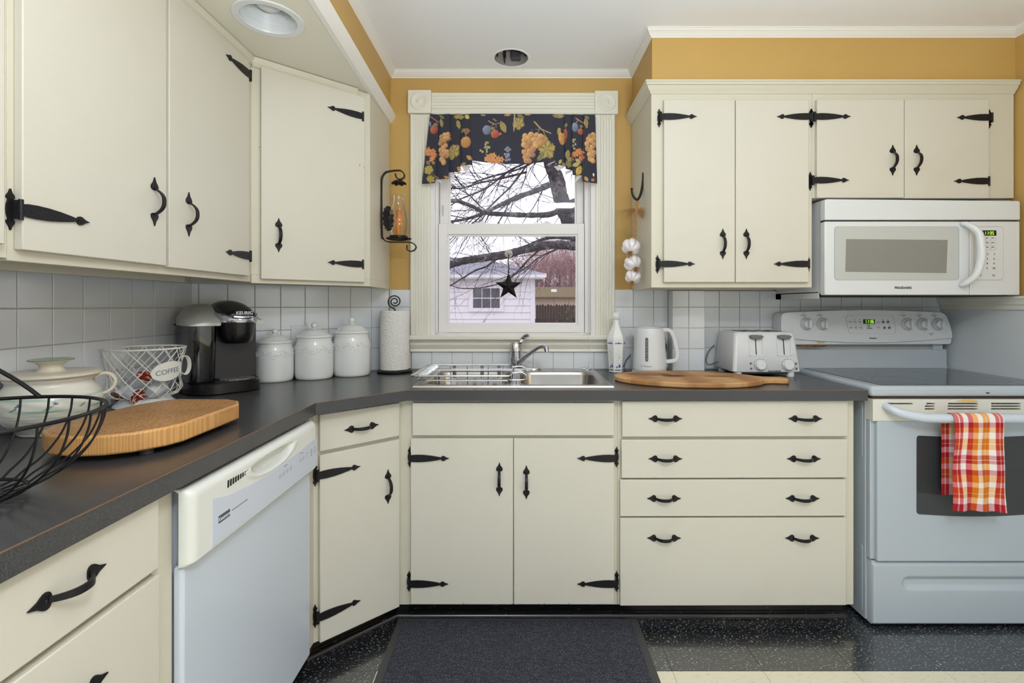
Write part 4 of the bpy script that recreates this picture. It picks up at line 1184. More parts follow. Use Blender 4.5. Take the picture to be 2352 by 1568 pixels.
stack([(.043, .078, .080, 8, .038, .045), (.262, .085, .086, 8, .036, .045)], 'housing', m_blackm, cm)
MB().box(-.030, .112, -.042, -.034, .046, .262).build('front_panel', m_blackm, cm, bevel=.002)
stack([(.044, .040, .100, 5, -.080, -.002), (.050, .042, .104, 5, -.080, -.002), (.245, .045, .112, 5, -.080, -.006)], 'water_tank', m_smoke, cm, smooth=50)
g = MB(); g.box(-.112, -.050, .070, .095, .05, .24); g.tube(spline([(-.08, .04, .05), (-.088, .03, .10), (-.075, .03, .16), (-.082, .03, .19)], 5), .004, 8)
stuff(g.build('tank_insides', m_black, cm))
MB().prism([(-.127, .243), (-.032, .243), (-.032, .250), (-.127, .250)], 'xz', -.105, .10).build('tank_rim', m_black, cm)
# silver shoulders
g = MB()
rings = []
for (y, zt_, w) in ((-.130, .256, .040), (-.122, .264, .048), (-.07, .288, .052), (.0, .312, .053), (.05, .322, .050), (.085, .312, .044), (.104, .27, .036)):
    cx = -.079
    rings.append([(cx - w, y, .246), (cx - w, y, .246 + (zt_ - .246) * .35), (cx - w * .55, y, .246 + (zt_ - .246) * .85), (cx, y, zt_), (cx + w, y, zt_ + .002 - .012 * (y < -.05)), (cx + w, y, .246)])
g.loops(rings).build('tank_lid', m_silver, cm, smooth=60)
g = MB(); rings = []
for (y, zt_) in ((-.085, .262), (-.070, .272), (.05, .290), (.12, .28)):
    rings.append([(.080, y, .250), (.080, y, zt_ + .010), (.112, y, zt_), (.127, y, .260), (.127, y, .250)])
g.loops(rings).build('right_shoulder', m_silver, cm, smooth=50)
# brew head and lid
g = MB().lathe([(.0, .176), (.040, .178), (.050, .186), (.0575, .215), (.061, .262), (.0, .262)], 36, (.034, -.075, 0)); hd = g.build('brew_head', m_black, cm, smooth=45)
MB().lathe([(.058, .256), (.0665, .256), (.0685, .264), (.0665, .278), (.05, .282), (0, .282)], 36, (.034, -.072, 0), sy=1.0).build('chrome_collar', m_chrome, hd)
g = MB(); rings = []
for (y, z0, z1, w) in ((-.132, .280, .284, .030), (-.128, .279, .296, .044), (-.110, .279, .303, .052), (-.07, .279, .318, .058), (-.02, .279, .332, .062), (.03, .279, .338, .063), (.08, .279, .330, .060), (.115, .27, .300, .052)):
    ring = []
    for k in range(13):
        a = PI * k / 12; ring.append((.034 + w * math.cos(a), y, z0 + (z1 - z0) * math.sin(a) ** .55))
    rings.append(ring)
g.loops(rings); ld = g.build('lid', m_black, cm, smooth=50)
g = MB(); g.tube(spline([(-.026, .02, .286), (-.030, -.04, .287), (-.026, -.09, .283), (-.005, -.125, .278), (.034, -.140, .274), (.073, -.127, .276), (.096, -.09, .283), (.100, -.05, .286)], 5), .0062, 8).build('handle_band', m_chrome, ld)
text('KEURIG', .0165, m_white, 'lettering', ld, .042, -.1335, .285, bold=.0004)
MB().lathe([(.0, .0435), (.060, .0435), (.060, .048), (0, .048)], 36, (.036, -.072, 0), sy=.80).build('drip_tray', mat('drip_grid', (170, 168, 172), .35, .6, speck=[(300, .5, .56, (30, 30, 30))]), cm)

# ---------- coffee pod basket
bx, by = -1.198, 1.572
cb = thing('coffee_pod_basket', 'white wire coffee pod basket with a mug-shaped sign', 'basket', (bx, by, ZT))
m_wire = mat('white_coated_wire', (232, 230, 220), .4)
def brad(z): 
    P = [(0.026, .055), (.029, .074), (.036, .090), (.052, .098), (.075, .094), (.11, .093), (.15, .100), (.182, .1075)]
    for i in range(len(P) - 1):
        if z <= P[i + 1][0]:
            t = (z - P[i][0]) / (P[i + 1][0] - P[i][0]); return P[i][1] + (P[i + 1][1] - P[i][1]) * max(0, t)
    return P[-1][1]
MB().tube([(.1075 * math.cos(a), .1075 * math.sin(a), .182) for a in [2 * PI * k / 60 for k in range(60)]], .0028, 8, True).build('rim', m_wire, cb)
for sgn in (1, -1):
    for k in range(14):
        a0 = 2 * PI * k / 14; pts_ = []
        for i in range(19):
            f = i / 18; z = .182 - (.182 - .0265) * f ** .9
            a = a0 + sgn * 1.35 * f
            rr_ = brad(z) + .0012 * sgn; pts_.append((rr_ * math.cos(a), rr_ * math.sin(a), z))
        MB().tube(pts_, .0015, 6).build('lattice_wire', m_wire, cb)
MB().lathe([(.078, 0), (.084, .002), (.082, .007), (.072, .016), (.064, .026), (.0, .026)], 48).build('foot', m_white2, cb)
view = math.atan2(-by, -bx)
pc = view + math.radians(34)
def cyl_pt(R, s, z): a = pc + s / R; return (R * math.cos(a), R * math.sin(a), z)
g = MB(); R0 = .1035; zc = .113
ell = [(-.050 * math.cos(a) if math.cos(a) < 0 else -.050 * math.cos(a), .0295 * math.sin(a)) for a in [2 * PI * k / 40 for k in range(40)]]
# plate as a fan of small strips so it bends round the basket
for k in range(20):
    s0, s1 = -.050 + .1 * k / 20, -.050 + .1 * (k + 1) / 20
    h0, h1 = .0295 * math.sqrt(max(0, 1 - (s0 / .05) ** 2)), .0295 * math.sqrt(max(0, 1 - (s1 / .05) ** 2))
    if s0 > .01: h0 = max(h0, .020)
    if s1 > .01: h1 = max(h1, .020)
    sl = .10
    def zz(s, h): return zc + h + s * sl
    g.hexa([cyl_pt(R0, s0, zz(s0, -h0)), cyl_pt(R0, s1, zz(s1, -h1)), cyl_pt(R0 + .0015, s1, zz(s1, -h1)), cyl_pt(R0 + .0015, s0, zz(s0, -h0)),
            cyl_pt(R0, s0, zz(s0, h0)), cyl_pt(R0, s1, zz(s1, h1)), cyl_pt(R0 + .0015, s1, zz(s1, h1)), cyl_pt(R0 + .0015, s0, zz(s0, h0))])
sg_ = g.build('mug_sign', m_wire, cb, smooth=60)
text('COFFEE', .0215, m_inkl, 'lettering', sg_, 0, 0, 0, align='CENTER', bold=.0002, fn=lambda x, y, z: cyl_pt(R0 + .0022 + z, x - .001, zc - .008 + y + x * .10), sx=1.0)
hp2 = []
for k in range(25):
    a = -2.3 + 4.4 * k / 24
    R2 = R0 + .008 + .020 * (1 + math.cos(a)) * .5
    hp2.append(cyl_pt(R2, .044 + .014 * math.cos(a), zc + .014 + .030 * math.sin(a)))
MB().strap(hp2, (math.cos(pc + .1), math.sin(pc + .1), 0), .014, .0016).build('sign_loop', m_wire, sg_)
m_foil = mat('dark_red_foil', (130, 28, 26), .35, speck=[(120, .55, .6, (220, 190, 160))])
pod = None
for i, (ax, ay, az, rx_, ry_, rl) in enumerate(((-.040, -.035, .044, 2.2, .5, 1), (.005, -.058, .042, 1.75, -.2, 0), (.048, -.020, .052, .9, .9, 1), (-.045, .030, .045, 1.6, .8, 0), (.015, .030, .043, 2.6, .0, 0), (.000, -.012, .078, .4, .6, 0))):
    p_ = thing('coffee_pod', 'white coffee pod with a dark red foil lid showing, in the wire basket' if rl else 'plain white coffee pod lying in the wire basket', 'coffee pod', (bx + ax, by + ay, ZT + az), 0, 'coffee pods in the wire basket')
    p_.rotation_euler = (rx_, ry_, i * 1.3)
    if pod is None:
        pod = (MB().lathe([(.0, -.022), (.0165, -.022), (.0175, -.019), (.0215, .019), (.0245, .020), (.0245, .0215), (0, .0215)], 24).mesh('cup', m_white2), MB().lathe([(0, .0216), (.023, .0216), (.023, .0222), (0, .0224)], 24).mesh('foil_lid', m_foil))
    for nm, me in zip(('cup', 'foil_lid'), pod):
        o = bpy.data.objects.new(nm, me); COL.objects.link(o); o.parent = p_

# ---------- bean pot
m_pot = mat('glazed_stoneware', (255, 255, 255), .28, attr='Col', coat=.25)
pt = thing('bean_pot', 'lidded cream stoneware pot with green bands and blue flowers', 'pot', (-1.182, 1.240, ZT)); pt.scale = (.95, .95, 1.0)
prof = [(.0, .0), (.062, .0), (.066, .003), (.070, .010), (.088, .028), (.101, .046), (.108, .064), (.110, .080), (.106, .096), (.097, .110), (.089, .121), (.088, .128), (.092, .134), (.092, .140), (.083, .140)]
def dens(prof, n):
    out = []
    for i in range(len(prof) - 1):
        for k in range(n): t_ = k / n; out.append((prof[i][0] + (prof[i + 1][0] - prof[i][0]) * t_, prof[i][1] + (prof[i + 1][1] - prof[i][1]) * t_))
    return out + [prof[-1]]
def smooth_prof(prof, n=6): return [(p.x, p.y) for p in spline([(a, b, 0) for a, b in prof], n)]
sp2 = [(0, 0)] + [(max(0, a + .0007 * math.sin(b * 900) * (1 if .02 < b < .06 else 0)), b) for a, b in smooth_prof(prof[1:], 7)]
g = MB().lathe(sp2, 150)
vpot = math.atan2(-1.232, 1.178)
cols = []
rr = random.Random(4)
for (x, y, z) in g.v:
    a = math.atan2(y, x); c = [222, 219, 206]
    w = .002 * math.sin(a * 3) 
    def blend(c, d, f): return [c[i] + (d[i] - c[i]) * f for i in range(3)]
    s = .5 + .5 * math.sin(a * 9 + z * 300)
    c = blend(c, (188, 194, 184), .7 * sm(.118, .085, z) * s)
    f = max(0, 1 - abs(z - (.0665 + w)) / .0035); c = blend(c, (120, 160, 140), .95 * min(1, f * 1.6) * (.5 + .5 * math.sin(a * 5)))
    f = max(0, 1 - abs(z - (.094 + w)) / .005); c = blend(c, (140, 172, 160), .7 * f)
    for k in range(9):
        fa = vpot + (k - 4) * .62; da = math.atan2(math.sin(a - fa), math.cos(a - fa)) * .108; dz = z - .078
        if abs(da) < .014 and abs(dz) < .016:
            if ((da + .006) / .008) ** 2 + ((dz + .001 - da * .5) / .0026) ** 2 < 1: c = [112, 148, 112]
            if (da / .0012) ** 2 < 1 and -.004 < dz < .006: c = [100, 130, 110]
            for (ox, oz) in ((.005, .006), (.009, .0055), (.0065, .0085)):
                if ((da - ox) / .0024) ** 2 + ((dz - oz) / .0022) ** 2 < 1: c = [62, 84, 128]
    cols.append([lin(q) for q in c])
def paint(o, cols):
    ca = o.data.color_attributes.new('Col', 'FLOAT_COLOR', 'POINT')
    arr = np.ones((len(cols), 4), dtype=np.float32); arr[:, :3] = np.array(cols, dtype=np.float32); ca.data.foreach_set('color', arr.ravel())
paint(g.build('body', m_pot, pt, recalc=False, smooth=60), cols)
m_pot2 = mat('cream_stoneware', (216, 208, 188), .35, coat=.15)
l = MB().lathe([(.0, .0), (.100, .0), (.104, .003), (.1035, .008), (.098, .011), (.075, .010), (.050, .011), (.0, .012)], 60).build('lid', m_pot2, pt, loc=(0, 0, .1405), smooth=50)
kp_ = MB().lathe([(.034, .010), (.029, .013), (.0245, .020), (.025, .028), (.034, .035), (.046, .039), (.047, .0415), (.044, .043), (.0, .040)], 44).build('knob', m_pot2, l, smooth=60)
MB().lathe([(.0, .0402), (.040, .0428), (.045, .0428), (.0475, .0415), (.0465, .0395), (.0, .0398)], 44).build('green_top', mat('green_glaze', (132, 156, 134), .25, coat=.3), kp_, smooth=60)
ah = view + .62
hpts = spline([(.088, 0, .130), (.104, 0, .140), (.122, 0, .138), (.134, 0, .122), (.130, 0, .104), (.116, 0, .092), (.104, 0, .088)], 6)
hm = Matrix.Rotation(vpot + 1.35, 4, 'Z')
MB().strap([hm @ p for p in hpts], hm @ Vector((0, 1, 0)), .020, .0075).build('handle', m_pot2, pt, bevel=.003, seg=3)

# ---------- black wire fruit basket
fb = thing('wire_basket', 'black wire fruit basket with a bail handle, near left corner of the counter', 'basket', (-.900, .775, ZT))
RB, RH, RZ0 = .190, .139, .010
def circ(r, z, n=72): return [(r * math.cos(2 * PI * k / n), r * math.sin(2 * PI * k / n), z) for k in range(n)]
MB().tube(circ(RB, RH), .0034, 8, True).build('rim', m_iron2, fb)
MB().tube(circ(.088, .0125), .0030, 8, True).build('base_ring', m_iron2, fb)
for k in range(26):
    a = 2 * PI * k / 26; c_, s_ = math.cos(a), math.sin(a)
    pts_ = spline([(RB, 0, RH), (RB * .975, 0, RH - .030), (RB * .89, 0, RH - .066), (RB * .73, 0, RH - .098), (RB * .55, 0, RH - .117), (.088, 0, .012), (.060, 0, .006)], 5)
    MB().tube([(p.x * c_, p.x * s_, p.z) for p in pts_], .0019, 6).build('rib', m_iron2, fb)
MB().tube(circ(.058, .006, 40), .0022, 6, True).build('bottom_ring', m_iron2, fb)
b0 = Vector((-.939 + .900, .947 - .775, RH + .004)).normalized()
ba = math.atan2(.17, -.035)
e1 = Vector((RB * math.cos(ba), RB * math.sin(ba), RH)); e2 = Vector((RB * math.cos(ba + PI), RB * math.sin(ba + PI), RH))
ax_ = (e1 - e2).normalized(); lean = Vector((-.62, -.10, .60)).normalized()
bl_ = []
for k in range(33):
    a = PI * k / 32; bl_.append((e1 + e2) / 2 + ax_ * RB * math.cos(a) + lean * RB * 1.05 * math.sin(a))
MB().tube(bl_, .0040, 8).build('bail_handle', m_iron2, fb)

# ---------- wooden boards
def wood(name, c1, c2, scale, dist, rough=.5, vec=(1, 1, 1), extra=None):
    m = mat(name, c1, rough); nt = m.node_tree; N, L = nt.nodes, nt.links
    tc = N.new('ShaderNodeTexCoord'); mp = N.new('ShaderNodeMapping'); mp.inputs['Scale'].default_value = vec
    w = N.new('ShaderNodeTexWave'); w.wave_type = 'RINGS' if extra == 'rings' else 'BANDS'; w.inputs['Scale'].default_value = scale; w.inputs['Distortion'].default_value = dist; w.inputs['Detail'].default_value = 3; w.inputs['Detail Scale'].default_value = 1.5
    cr = N.new('ShaderNodeValToRGB'); cr.color_ramp.elements[0].color = rgb(c2); cr.color_ramp.elements[0].position = .15; cr.color_ramp.elements[1].color = rgb(c1); cr.color_ramp.elements[1].position = .6
    L.new(tc.outputs['Object'], mp.inputs['Vector']); L.new(mp.outputs['Vector'], w.inputs['Vector']); L.new(w.outputs['Fac'], cr.inputs['Fac'])
    n = N.new('ShaderNodeTexNoise'); n.inputs['Scale'].default_value = 9; n.inputs['Detail'].default_value = 4; L.new(tc.outputs['Object'], n.inputs['Vector'])
    mx = N.new('ShaderNodeMix'); mx.data_type = 'RGBA'; mx.blend_type = 'MULTIPLY'; mx.inputs['Factor'].default_value = .55
    c3 = N.new('ShaderNodeValToRGB'); c3.color_ramp.elements[0].position = .3; c3.color_ramp.elements[0].color = (.50, .42, .33, 1); c3.color_ramp.elements[1].position = .62; c3.color_ramp.elements[1].color = (1, 1, 1, 1)
    L.new(n.outputs['Fac'], c3.inputs['Fac']); L.new(cr.outputs['Color'], mx.inputs['A']); L.new(c3.outputs['Color'], mx.inputs['B'])
    L.new(mx.outputs['Result'], N['Principled BSDF'].inputs['Base Color'])
    return m
m_end = wood('end_grain_top', (190, 142, 90), (158, 112, 66), 30, 12, .45, (1, .8, .05), 'bands')
m_side = wood('end_grain_side', (218, 166, 102), (202, 148, 86), 60, 5, .4, (1, 1, .03))
cbd = thing('chopping_board', 'thick end-grain wooden chopping board with clipped corners', 'chopping board', (-.89, 1.19, ZT))
cpoly = [(-1.026, 1.075), (-1.022, 1.30), (-.992, 1.368), (-.962, 1.390), (-.820, 1.384), (-.780, 1.362), (-.754, 1.318), (-.752, 1.100), (-.764, 1.064), (-.800, 1.018), (-.842, .994), (-.900, .985), (-.965, 1.002), (-1.008, 1.036)]
cpoly = [(x + .89, y - 1.19) for x, y in cpoly]
MB().prism(cpoly, 'xy', .013, .0545).build('slab', m_side, cbd, bevel=.005, seg=3, smooth=30)
ins_ = [(x * .965, y * .97) for x, y in cpoly]
MB().prism(ins_, 'xy', .0540, .0549).build('top_face', m_end, cbd)
for (x, y) in ((.085, -.13), (.095, .13), (-.09, -.12), (-.09, .14)):
    MB().cyl((x, y, 0), (x, y, .0135), .013, .014, 18).build('foot', m_rubber, cbd)
m_old = wood('worn_board_wood', (206, 162, 108), (176, 126, 76), 5, 3, .6, (.3, 9, .3))
pb = thing('paddle_board', 'worn oval wooden serving board with a handle, right of the sink', 'cutting board', (.700, 2.064, ZT))
def oval(cx, a_, b_, n=64, s=1.0):
    pl = []
    for k in range(n):
        t_ = 2 * PI * k / n; x = a_ * math.cos(t_); y = b_ * math.sin(t_)
        pl.append((x, y))
    return pl
half = []
for i in range(41):
    t_ = PI - i / 40 * (PI - .30); half.append((.300 * math.cos(t_), .183 * math.sin(t_)))
half += [(.298, .044), (.312, .034), (.335, .030), (.365, .033), (.385, .033), (.396, .022), (.400, .006)]
outl = half + [(x, -y - .0) for x, y in reversed(half[1:])]
rot = Matrix.Rotation(math.radians(-7), 2)
outl = [tuple(rot @ Vector(p)) for p in outl]
MB().prism(outl, 'xy', .0008, .0215).build('slab', m_old, pb, bevel=.005, seg=3, smooth=30)
m_burn = mat('burn_mark', (66, 46, 34), .6, blotch=[(30, .4, .7, (96, 68, 46))])
def blob(cx, cy, a_, b_, z, seed, n=26):
    r_ = random.Random(seed); return [(cx + a_ * math.cos(2 * PI * k / n) * r_.uniform(.88, 1.05), cy + b_ * math.sin(2 * PI * k / n) * r_.uniform(.88, 1.05), z) for k in range(n)]
MB().add(blob(-.055, .012, .052, .030, .0218, 2), [tuple(range(26))]).build('burn_mark', m_burn, pb, recalc=False, smooth=0)
m_dk = mat('dark_stained_wood', (126, 88, 56), .6, blotch=[(25, .4, .7, (150, 108, 70))])
MB().add(blob(.135, .000, .070, .022, .0218, 8), [tuple(range(26))]).build('dark_stain', m_dk, pb, recalc=False, smooth=0)
MB().add(blob(-.14, .06, .10, .05, .02170, 9), [tuple(range(26))]).build('dark_stain', m_dk, pb, recalc=False, smooth=0)

# ---------- toaster
ts = thing('toaster', 'white four-slice toaster with two levers, beside the stove', 'toaster', (1.1015, 2.30, ZT))
fy = lambda z: -.108 + (z - .020) * .13
rings = []
for (z, wx, yf, yb) in ((.020, .148, fy(.020) + .004, .112), (.024, .1515, fy(.024), .116), (.170, .138, fy(.170), .104), (.192, .134, fy(.192) + .004, .100), (.199, .124, fy(.199) + .012, .090)):
    rings.append([(p[0], p[1], z) for p in rrect(-wx, wx, yf, yb, .016, 5)])
bd = MB().loops(rings).build('body', m_white2, ts, smooth=50)
for x in (-.078, -.030, .030, .078):
    MB().box(x - .011, x + .011, -.060, .068, .1985, .2002).build('bread_slot', m_dark, bd)
for x in (-.124, .112):
    for y in (-.088, .085): MB().cyl((x, y, 0), (x, y, .021), .016, .017, 14).build('foot', m_white2, ts)
MB().box(-.130, .130, -.095, .100, .012, .021).build('crumb_tray', m_blackm, ts)
m_lgrey = mat('lever_grey', (112, 114, 118), .45)
def T(mb): return mb
for (xc, kx) in ((-.045, -.031), (.080, .093)):
    x0, x1 = xc - .031, xc + .031
    g = MB(); za, zb_ = .093, .188
    for (a, b, c0, d0) in ((x0, x0 + .003, za, zb_), (x1 - .003, x1, za, zb_), (x0, x1, za, za + .003)):
        g.hexa([(a, fy(c0) - .003, c0), (b, fy(c0) - .003, c0), (b, fy(c0) + .002, c0), (a, fy(c0) + .002, c0), (a, fy(d0) - .003, d0), (b, fy(d0) - .003, d0), (b, fy(d0) + .002, d0), (a, fy(d0) + .002, d0)])
    g.build('lever_frame', m_white2, bd)
    g = MB(); g.hexa([(xc - .0018, fy(.098) - .0012, .098), (xc + .0018, fy(.098) - .0012, .098), (xc + .0018, fy(.098) + .002, .098), (xc - .0018, fy(.098) + .002, .098), (xc - .0018, fy(.17) - .0012, .17), (xc + .0018, fy(.17) - .0012, .17), (xc + .0018, fy(.17) + .002, .17), (xc - .0018, fy(.17) + .002, .17)])
    g.build('lever_slit', m_dark, bd)
    pl = [(xc + .029 * math.cos(a), .180 + (.0065 if math.sin(a) > 0 else .0125) * math.sin(a)) for a in [2 * PI * k / 28 for k in range(28)]]
    MB().prism(pl, 'xz', fy(.18) - .020, fy(.18) + .004).build('lever', m_lgrey, ts, bevel=.002)
for kx in (-.031, .093):
    k = MB().lathe([(.0255, 0), (.0255, .003), (.0235, .004), (.0225, .014), (.019, .017), (0, .0175)], 32, rot=RM).build('knob', m_white2, ts)
    k.location = (kx, fy(.052) + .0005, .052); k.rotation_euler = (-.13, 0, 0)
    g = MB(); ring_band(g, 0, 0, .0255, .0268, -.0012, 32); g.build('dial_ring', m_ink, k, recalc=False)
    g = MB()
    for i in range(9):
        a = 2 * PI * i / 12 - PI / 6; g.prism([(.030 * math.cos(a) - .001, .030 * math.sin(a) - .001), (.030 * math.cos(a) + .001, .030 * math.sin(a) - .001), (.030 * math.cos(a) + .001, .030 * math.sin(a) + .001), (.030 * math.cos(a) - .001, .030 * math.sin(a) + .001)], 'xz', -.0015, 0)
    stuff(g.build('dial_marks', m_ink, k, smooth=0))
for (x, z) in ((-.072, .059), (-.072, .037), (.130, .059), (.130, .037)):
    b_ = MB().lathe([(.0050, 0), (.0050, .002), (.003, .004), (0, .0042)], 16, rot=RM).build('button', m_lgrey, ts); b_.location = (x, fy(z), z)
text('BLACK+DECKER', .0075, m_ink, 'lettering', bd, .032, fy(.024) - .0008, .0235, bold=.0003)
MB().tube(spline([(-.150, .06, .05), (-.178, .10, .03), (-.190, .115, .045), (-.176, .12, .09), (-.15, .112, .125)], 6), .0032, 8).build('cord', m_lgrey, ts)

# ---------- kettle
kt = thing('kettle', 'white cordless electric kettle with a grey water gauge', 'kettle', (.613, 2.335, ZT), math.radians(-14.7))
MB().lathe([(.0, 0), (.080, 0), (.082, .004), (.080, .012), (0, .013)], 44).build('power_base', m_white2, kt)
kb = MB().lathe([(.0, .0135), (.0765, .0135), (.0785, .018), (.0785, .024), (.0772, .06), (.0700, .17), (.0660, .205), (.0640, .211), (.058, .213), (.0, .213)], 56).build('body', m_white2, kt, smooth=40)
MB().lathe([(.0, .213), (.050, .213), (.052, .216), (.046, .220), (.0, .221)], 44).build('lid', m_white2, kt)
g = MB()
g.loops([[(-.060, -.024, .165), (-.060, .024, .165), (-.066, 0, .150)], [(-.062, -.024, .207), (-.062, .024, .207), (-.094, 0, .206)]])
g.build('spout', m_white2, kb, bevel=.003)
hp3 = spline([(.058, 0, .203), (.080, 0, .204), (.098, 0, .196), (.112, 0, .165), (.121, 0, .125), (.127, 0, .092), (.122, 0, .068), (.102, 0, .058), (.073, 0, .055)], 6)
MB().strap(hp3, (0, 1, 0), .026, .018).build('handle', m_white2, kt, bevel=.006, seg=3)
gz = [(rad_, z_) for (rad_, z_) in ((.0765, .062), (.0702, .165))]
g = MB(); pl = rrect(-.0068, .0068, .060, .170, .0067, 6)
def krad(z): return .0772 + (.0700 - .0772) * (z - .06) / .11
g.loops([[(x - .012, -math.sqrt(krad(z) ** 2 - (x - .012) ** 2) - .0016, z) for x, z in pl], [(x - .012, -math.sqrt(krad(z) ** 2 - (x - .012) ** 2) + .001, z) for x, z in pl]])
gg = g.build('water_gauge', mat('gauge_grey', (104, 102, 92), .25), kb)
g = MB()
for i, z in enumerate((.072, .086, .098, .112, .126, .140, .153)):
    w = .0028 if i % 2 == 0 else .0015
    g.box(-.012 - w, -.012 + w, -krad(z) - .0012, -krad(z) + .002, z - .0012, z + .0012)
stuff(g.build('gauge_marks', mat('gauge_print', (196, 196, 188), .5), gg, smooth=0))
text('Toastmaster', .0078, m_inkl, 'lettering', kb, 0, 0, 0, fn=lambda x, y, z: (x - .008, -math.sqrt(.0781 ** 2 - (x - .008) ** 2) - .0006 - z, .036 + y), bold=.0001)
g = MB(); ring_band(g, -.035, .039, .0022, .0032, -math.sqrt(.0781 ** 2 - .035 ** 2) - .0012, 16); g.build('emblem', m_ink, kb, recalc=False)
MB().tube(spline([(-.079, .02, .008), (-.110, .03, .004), (-.120, .05, .012), (-.112, .07, .045), (-.09, .085, .075)], 6), .003, 8).build('cord', m_lgrey, kt)

# ---------- wall outlets
ol = thing('outlet', 'white wall outlet with plugged cords behind the kettle', 'outlet', (.700, YW - .0075, 1.035))
MB().box(-.034, .030, -.004, 0, -.055, .060).build('cover_plate', m_white2, ol, bevel=.002)
MB().box(-.016, .014, -.032, -.004, -.044, -.010).build('plug', m_white2, ol, bevel=.004)
MB().box(-.016, .014, -.030, -.004, .010, .042).build('plug', m_blackm, ol, bevel=.004)
MB().tube(spline([(.0, -.030, -.03), (.012, -.045, -.06), (.018, -.045, -.10), (.004, -.04, -.118)], 6), .003, 8).build('cord', m_white2, ol)
MB().tube(spline([(.0, -.028, .026), (.016, -.035, .0), (.010, -.038, -.05), (.020, -.042, -.09), (.014, -.040, -.118)], 6), .003, 8).build('cord', m_blackm, ol)
o2 = thing('outlet', 'white outlet cover on the tiles behind the canisters', 'outlet', (0, 0, 0))
d_ = Vector((math.cos(thd), math.sin(thd))); q_ = DC + d_ * .405 + Vector((math.sin(thd), -math.cos(thd))) * .0078
o2.location = (q_.x, q_.y, 1.085); o2.rotation_euler = (0, 0, thd)
MB().box(-.036, .036, -.004, 0, -.058, .058).build('cover_plate', m_white2, o2, bevel=.002)

# ---------- blue and white bottle
db = thing('bottle', 'white porcelain bottle with blue painting beside the window casing', 'bottle', (.459, 2.352, ZT))
view_b = math.atan2(-2.352, -.459)
fa = view_b + math.radians(14)
def hexring(r, z): return [(r * math.cos(fa + PI / 6 + k * PI / 3), r * math.sin(fa + PI / 6 + k * PI / 3), z) for k in range(6)]
MB().loops([hexring(r, z) for r, z in ((.033, 0), (.0355, .003), (.0455, .150), (.0450, .158), (.0405, .176), (.0260, .205), (.0155, .232), (.0138, .252))]).build('body', m_ceramic, db, bevel=.0025, seg=3, smooth=20)
MB().lathe([(.0, .250), (.0135, .250), (.0185, .256), (.0195, .270), (.0165, .284), (.0, .286)], 8).build('stopper', m_ceramic, db, bevel=.001)
m_blue = mat('cobalt_blue', (52, 74, 150), .2); m_blue2 = mat('faded_blue', (176, 186, 204), .2)
def face_pt(k, s, z, off=.0008):
    a = fa + k * PI / 3; R_ap = (.0355 + (.0455 - .0355) * z / .150) * math.cos(PI / 6) + off
    return (R_ap * math.cos(a) - s * math.sin(a), R_ap * math.sin(a) + s * math.cos(a), z)
g = MB(); g3 = MB(); rr = random.Random(5)
for k in (0, -1, 1):
    for i in range(15):
        s = -.016 + .032 * i / 14; h = .004 * abs(math.sin(i * .9)) + (.005 if i in (7, 8) else 0)
        g.add([face_pt(k, s - .0016, .137), face_pt(k, s + .0016, .137 + .001), face_pt(k, s + .0008, .139 + h), face_pt(k, s - .0012, .1385 + h * .7)], [(0, 1, 2, 3)])
    for i in range(12):
        s = -.013 + .026 * i / 11; g.add([face_pt(k, s - .0014, .011 + .001 * (i % 3)), face_pt(k, s + .0012, .0105), face_pt(k, s + .001, .0145 + .001 * (i % 2)), face_pt(k, s - .001, .0155)], [(0, 1, 2, 3)])
    # windmill
    g.add([face_pt(k, .002, .026), face_pt(k, .012, .026), face_pt(k, .0095, .038), face_pt(k, .0045, .038)], [(0, 1, 2, 3)])
    for a in (PI / 4, 3 * PI / 4):
        dx_, dz_ = .0085 * math.cos(a), .0085 * math.sin(a)
        g.add([face_pt(k, .007 - dx_, .040 - dz_ - .0006, .0012), face_pt(k, .007 + dx_, .040 + dz_ - .0006, .0012), face_pt(k, .007 + dx_, .040 + dz_ + .0008, .0012), face_pt(k, .007 - dx_, .040 - dz_ + .0008, .0012)], [(0, 1, 2, 3)])
    g.add([face_pt(k, -.013, .026), face_pt(k, .014, .027), face_pt(k, .013, .0285), face_pt(k, -.012, .0275)], [(0, 1, 2, 3)])
    g.add([face_pt(k, -.007, .022), face_pt(k, -.003, .022), face_pt(k, -.003, .034), face_pt(k, -.006, .032)], [(0, 1, 2, 3)])
    for i in range(44):
        a, q = rr.uniform(0, 2 * PI), rr.uniform(.2, 1); s, z = .013 * q * math.cos(a), .078 + .032 * q * math.sin(a); e_ = rr.uniform(.0007, .002)
        g3.add([face_pt(k, s - e_, z), face_pt(k, s, z - e_), face_pt(k, s + e_, z), face_pt(k, s, z + e_)], [(0, 1, 2, 3)])
stuff(g.build('blue_painting', m_blue, db, recalc=False, smooth=0)); stuff(g3.build('faded_painting', m_blue2, db, recalc=False, smooth=0))

# =================================================================== WALL THINGS
YS = 2.285
def X(u): return ux(u, YS)
def Z(v): return vz(v, YS)
sc_ = thing('candle_sconce', 'black wrought iron wall sconce with a glass chimney, left of the window', 'sconce', (X(877), YS, Z(500)))
def S_(mb, name, mt, parent, **k): return WB(mb, name, mt, parent, sc_, **k)
def pxs(L): return [(X(u), YS, Z(v)) for u, v in L]
S_(MB().strap(spline(pxs([(879, 549), (877.5, 535), (876.5, 480), (876.5, 425), (878, 408), (885, 397), (895, 393.5), (912, 391.5), (922, 393), (929, 401), (927, 409), (918, 412), (911, 408), (908, 399)]), 6), (0, 1, 0), .015, .0052), 'bracket', m_iron2, sc_)
S_(MB().strap(spline(pxs([(879, 545), (883, 551), (893, 555.5), (925, 556), (942, 556.5), (952, 561), (956, 568), (951, 575), (942, 577), (935, 572), (935.5, 563)]), 6), (0, 1, 0), .015, .005), 'lower_arm', m_iron2, sc_)
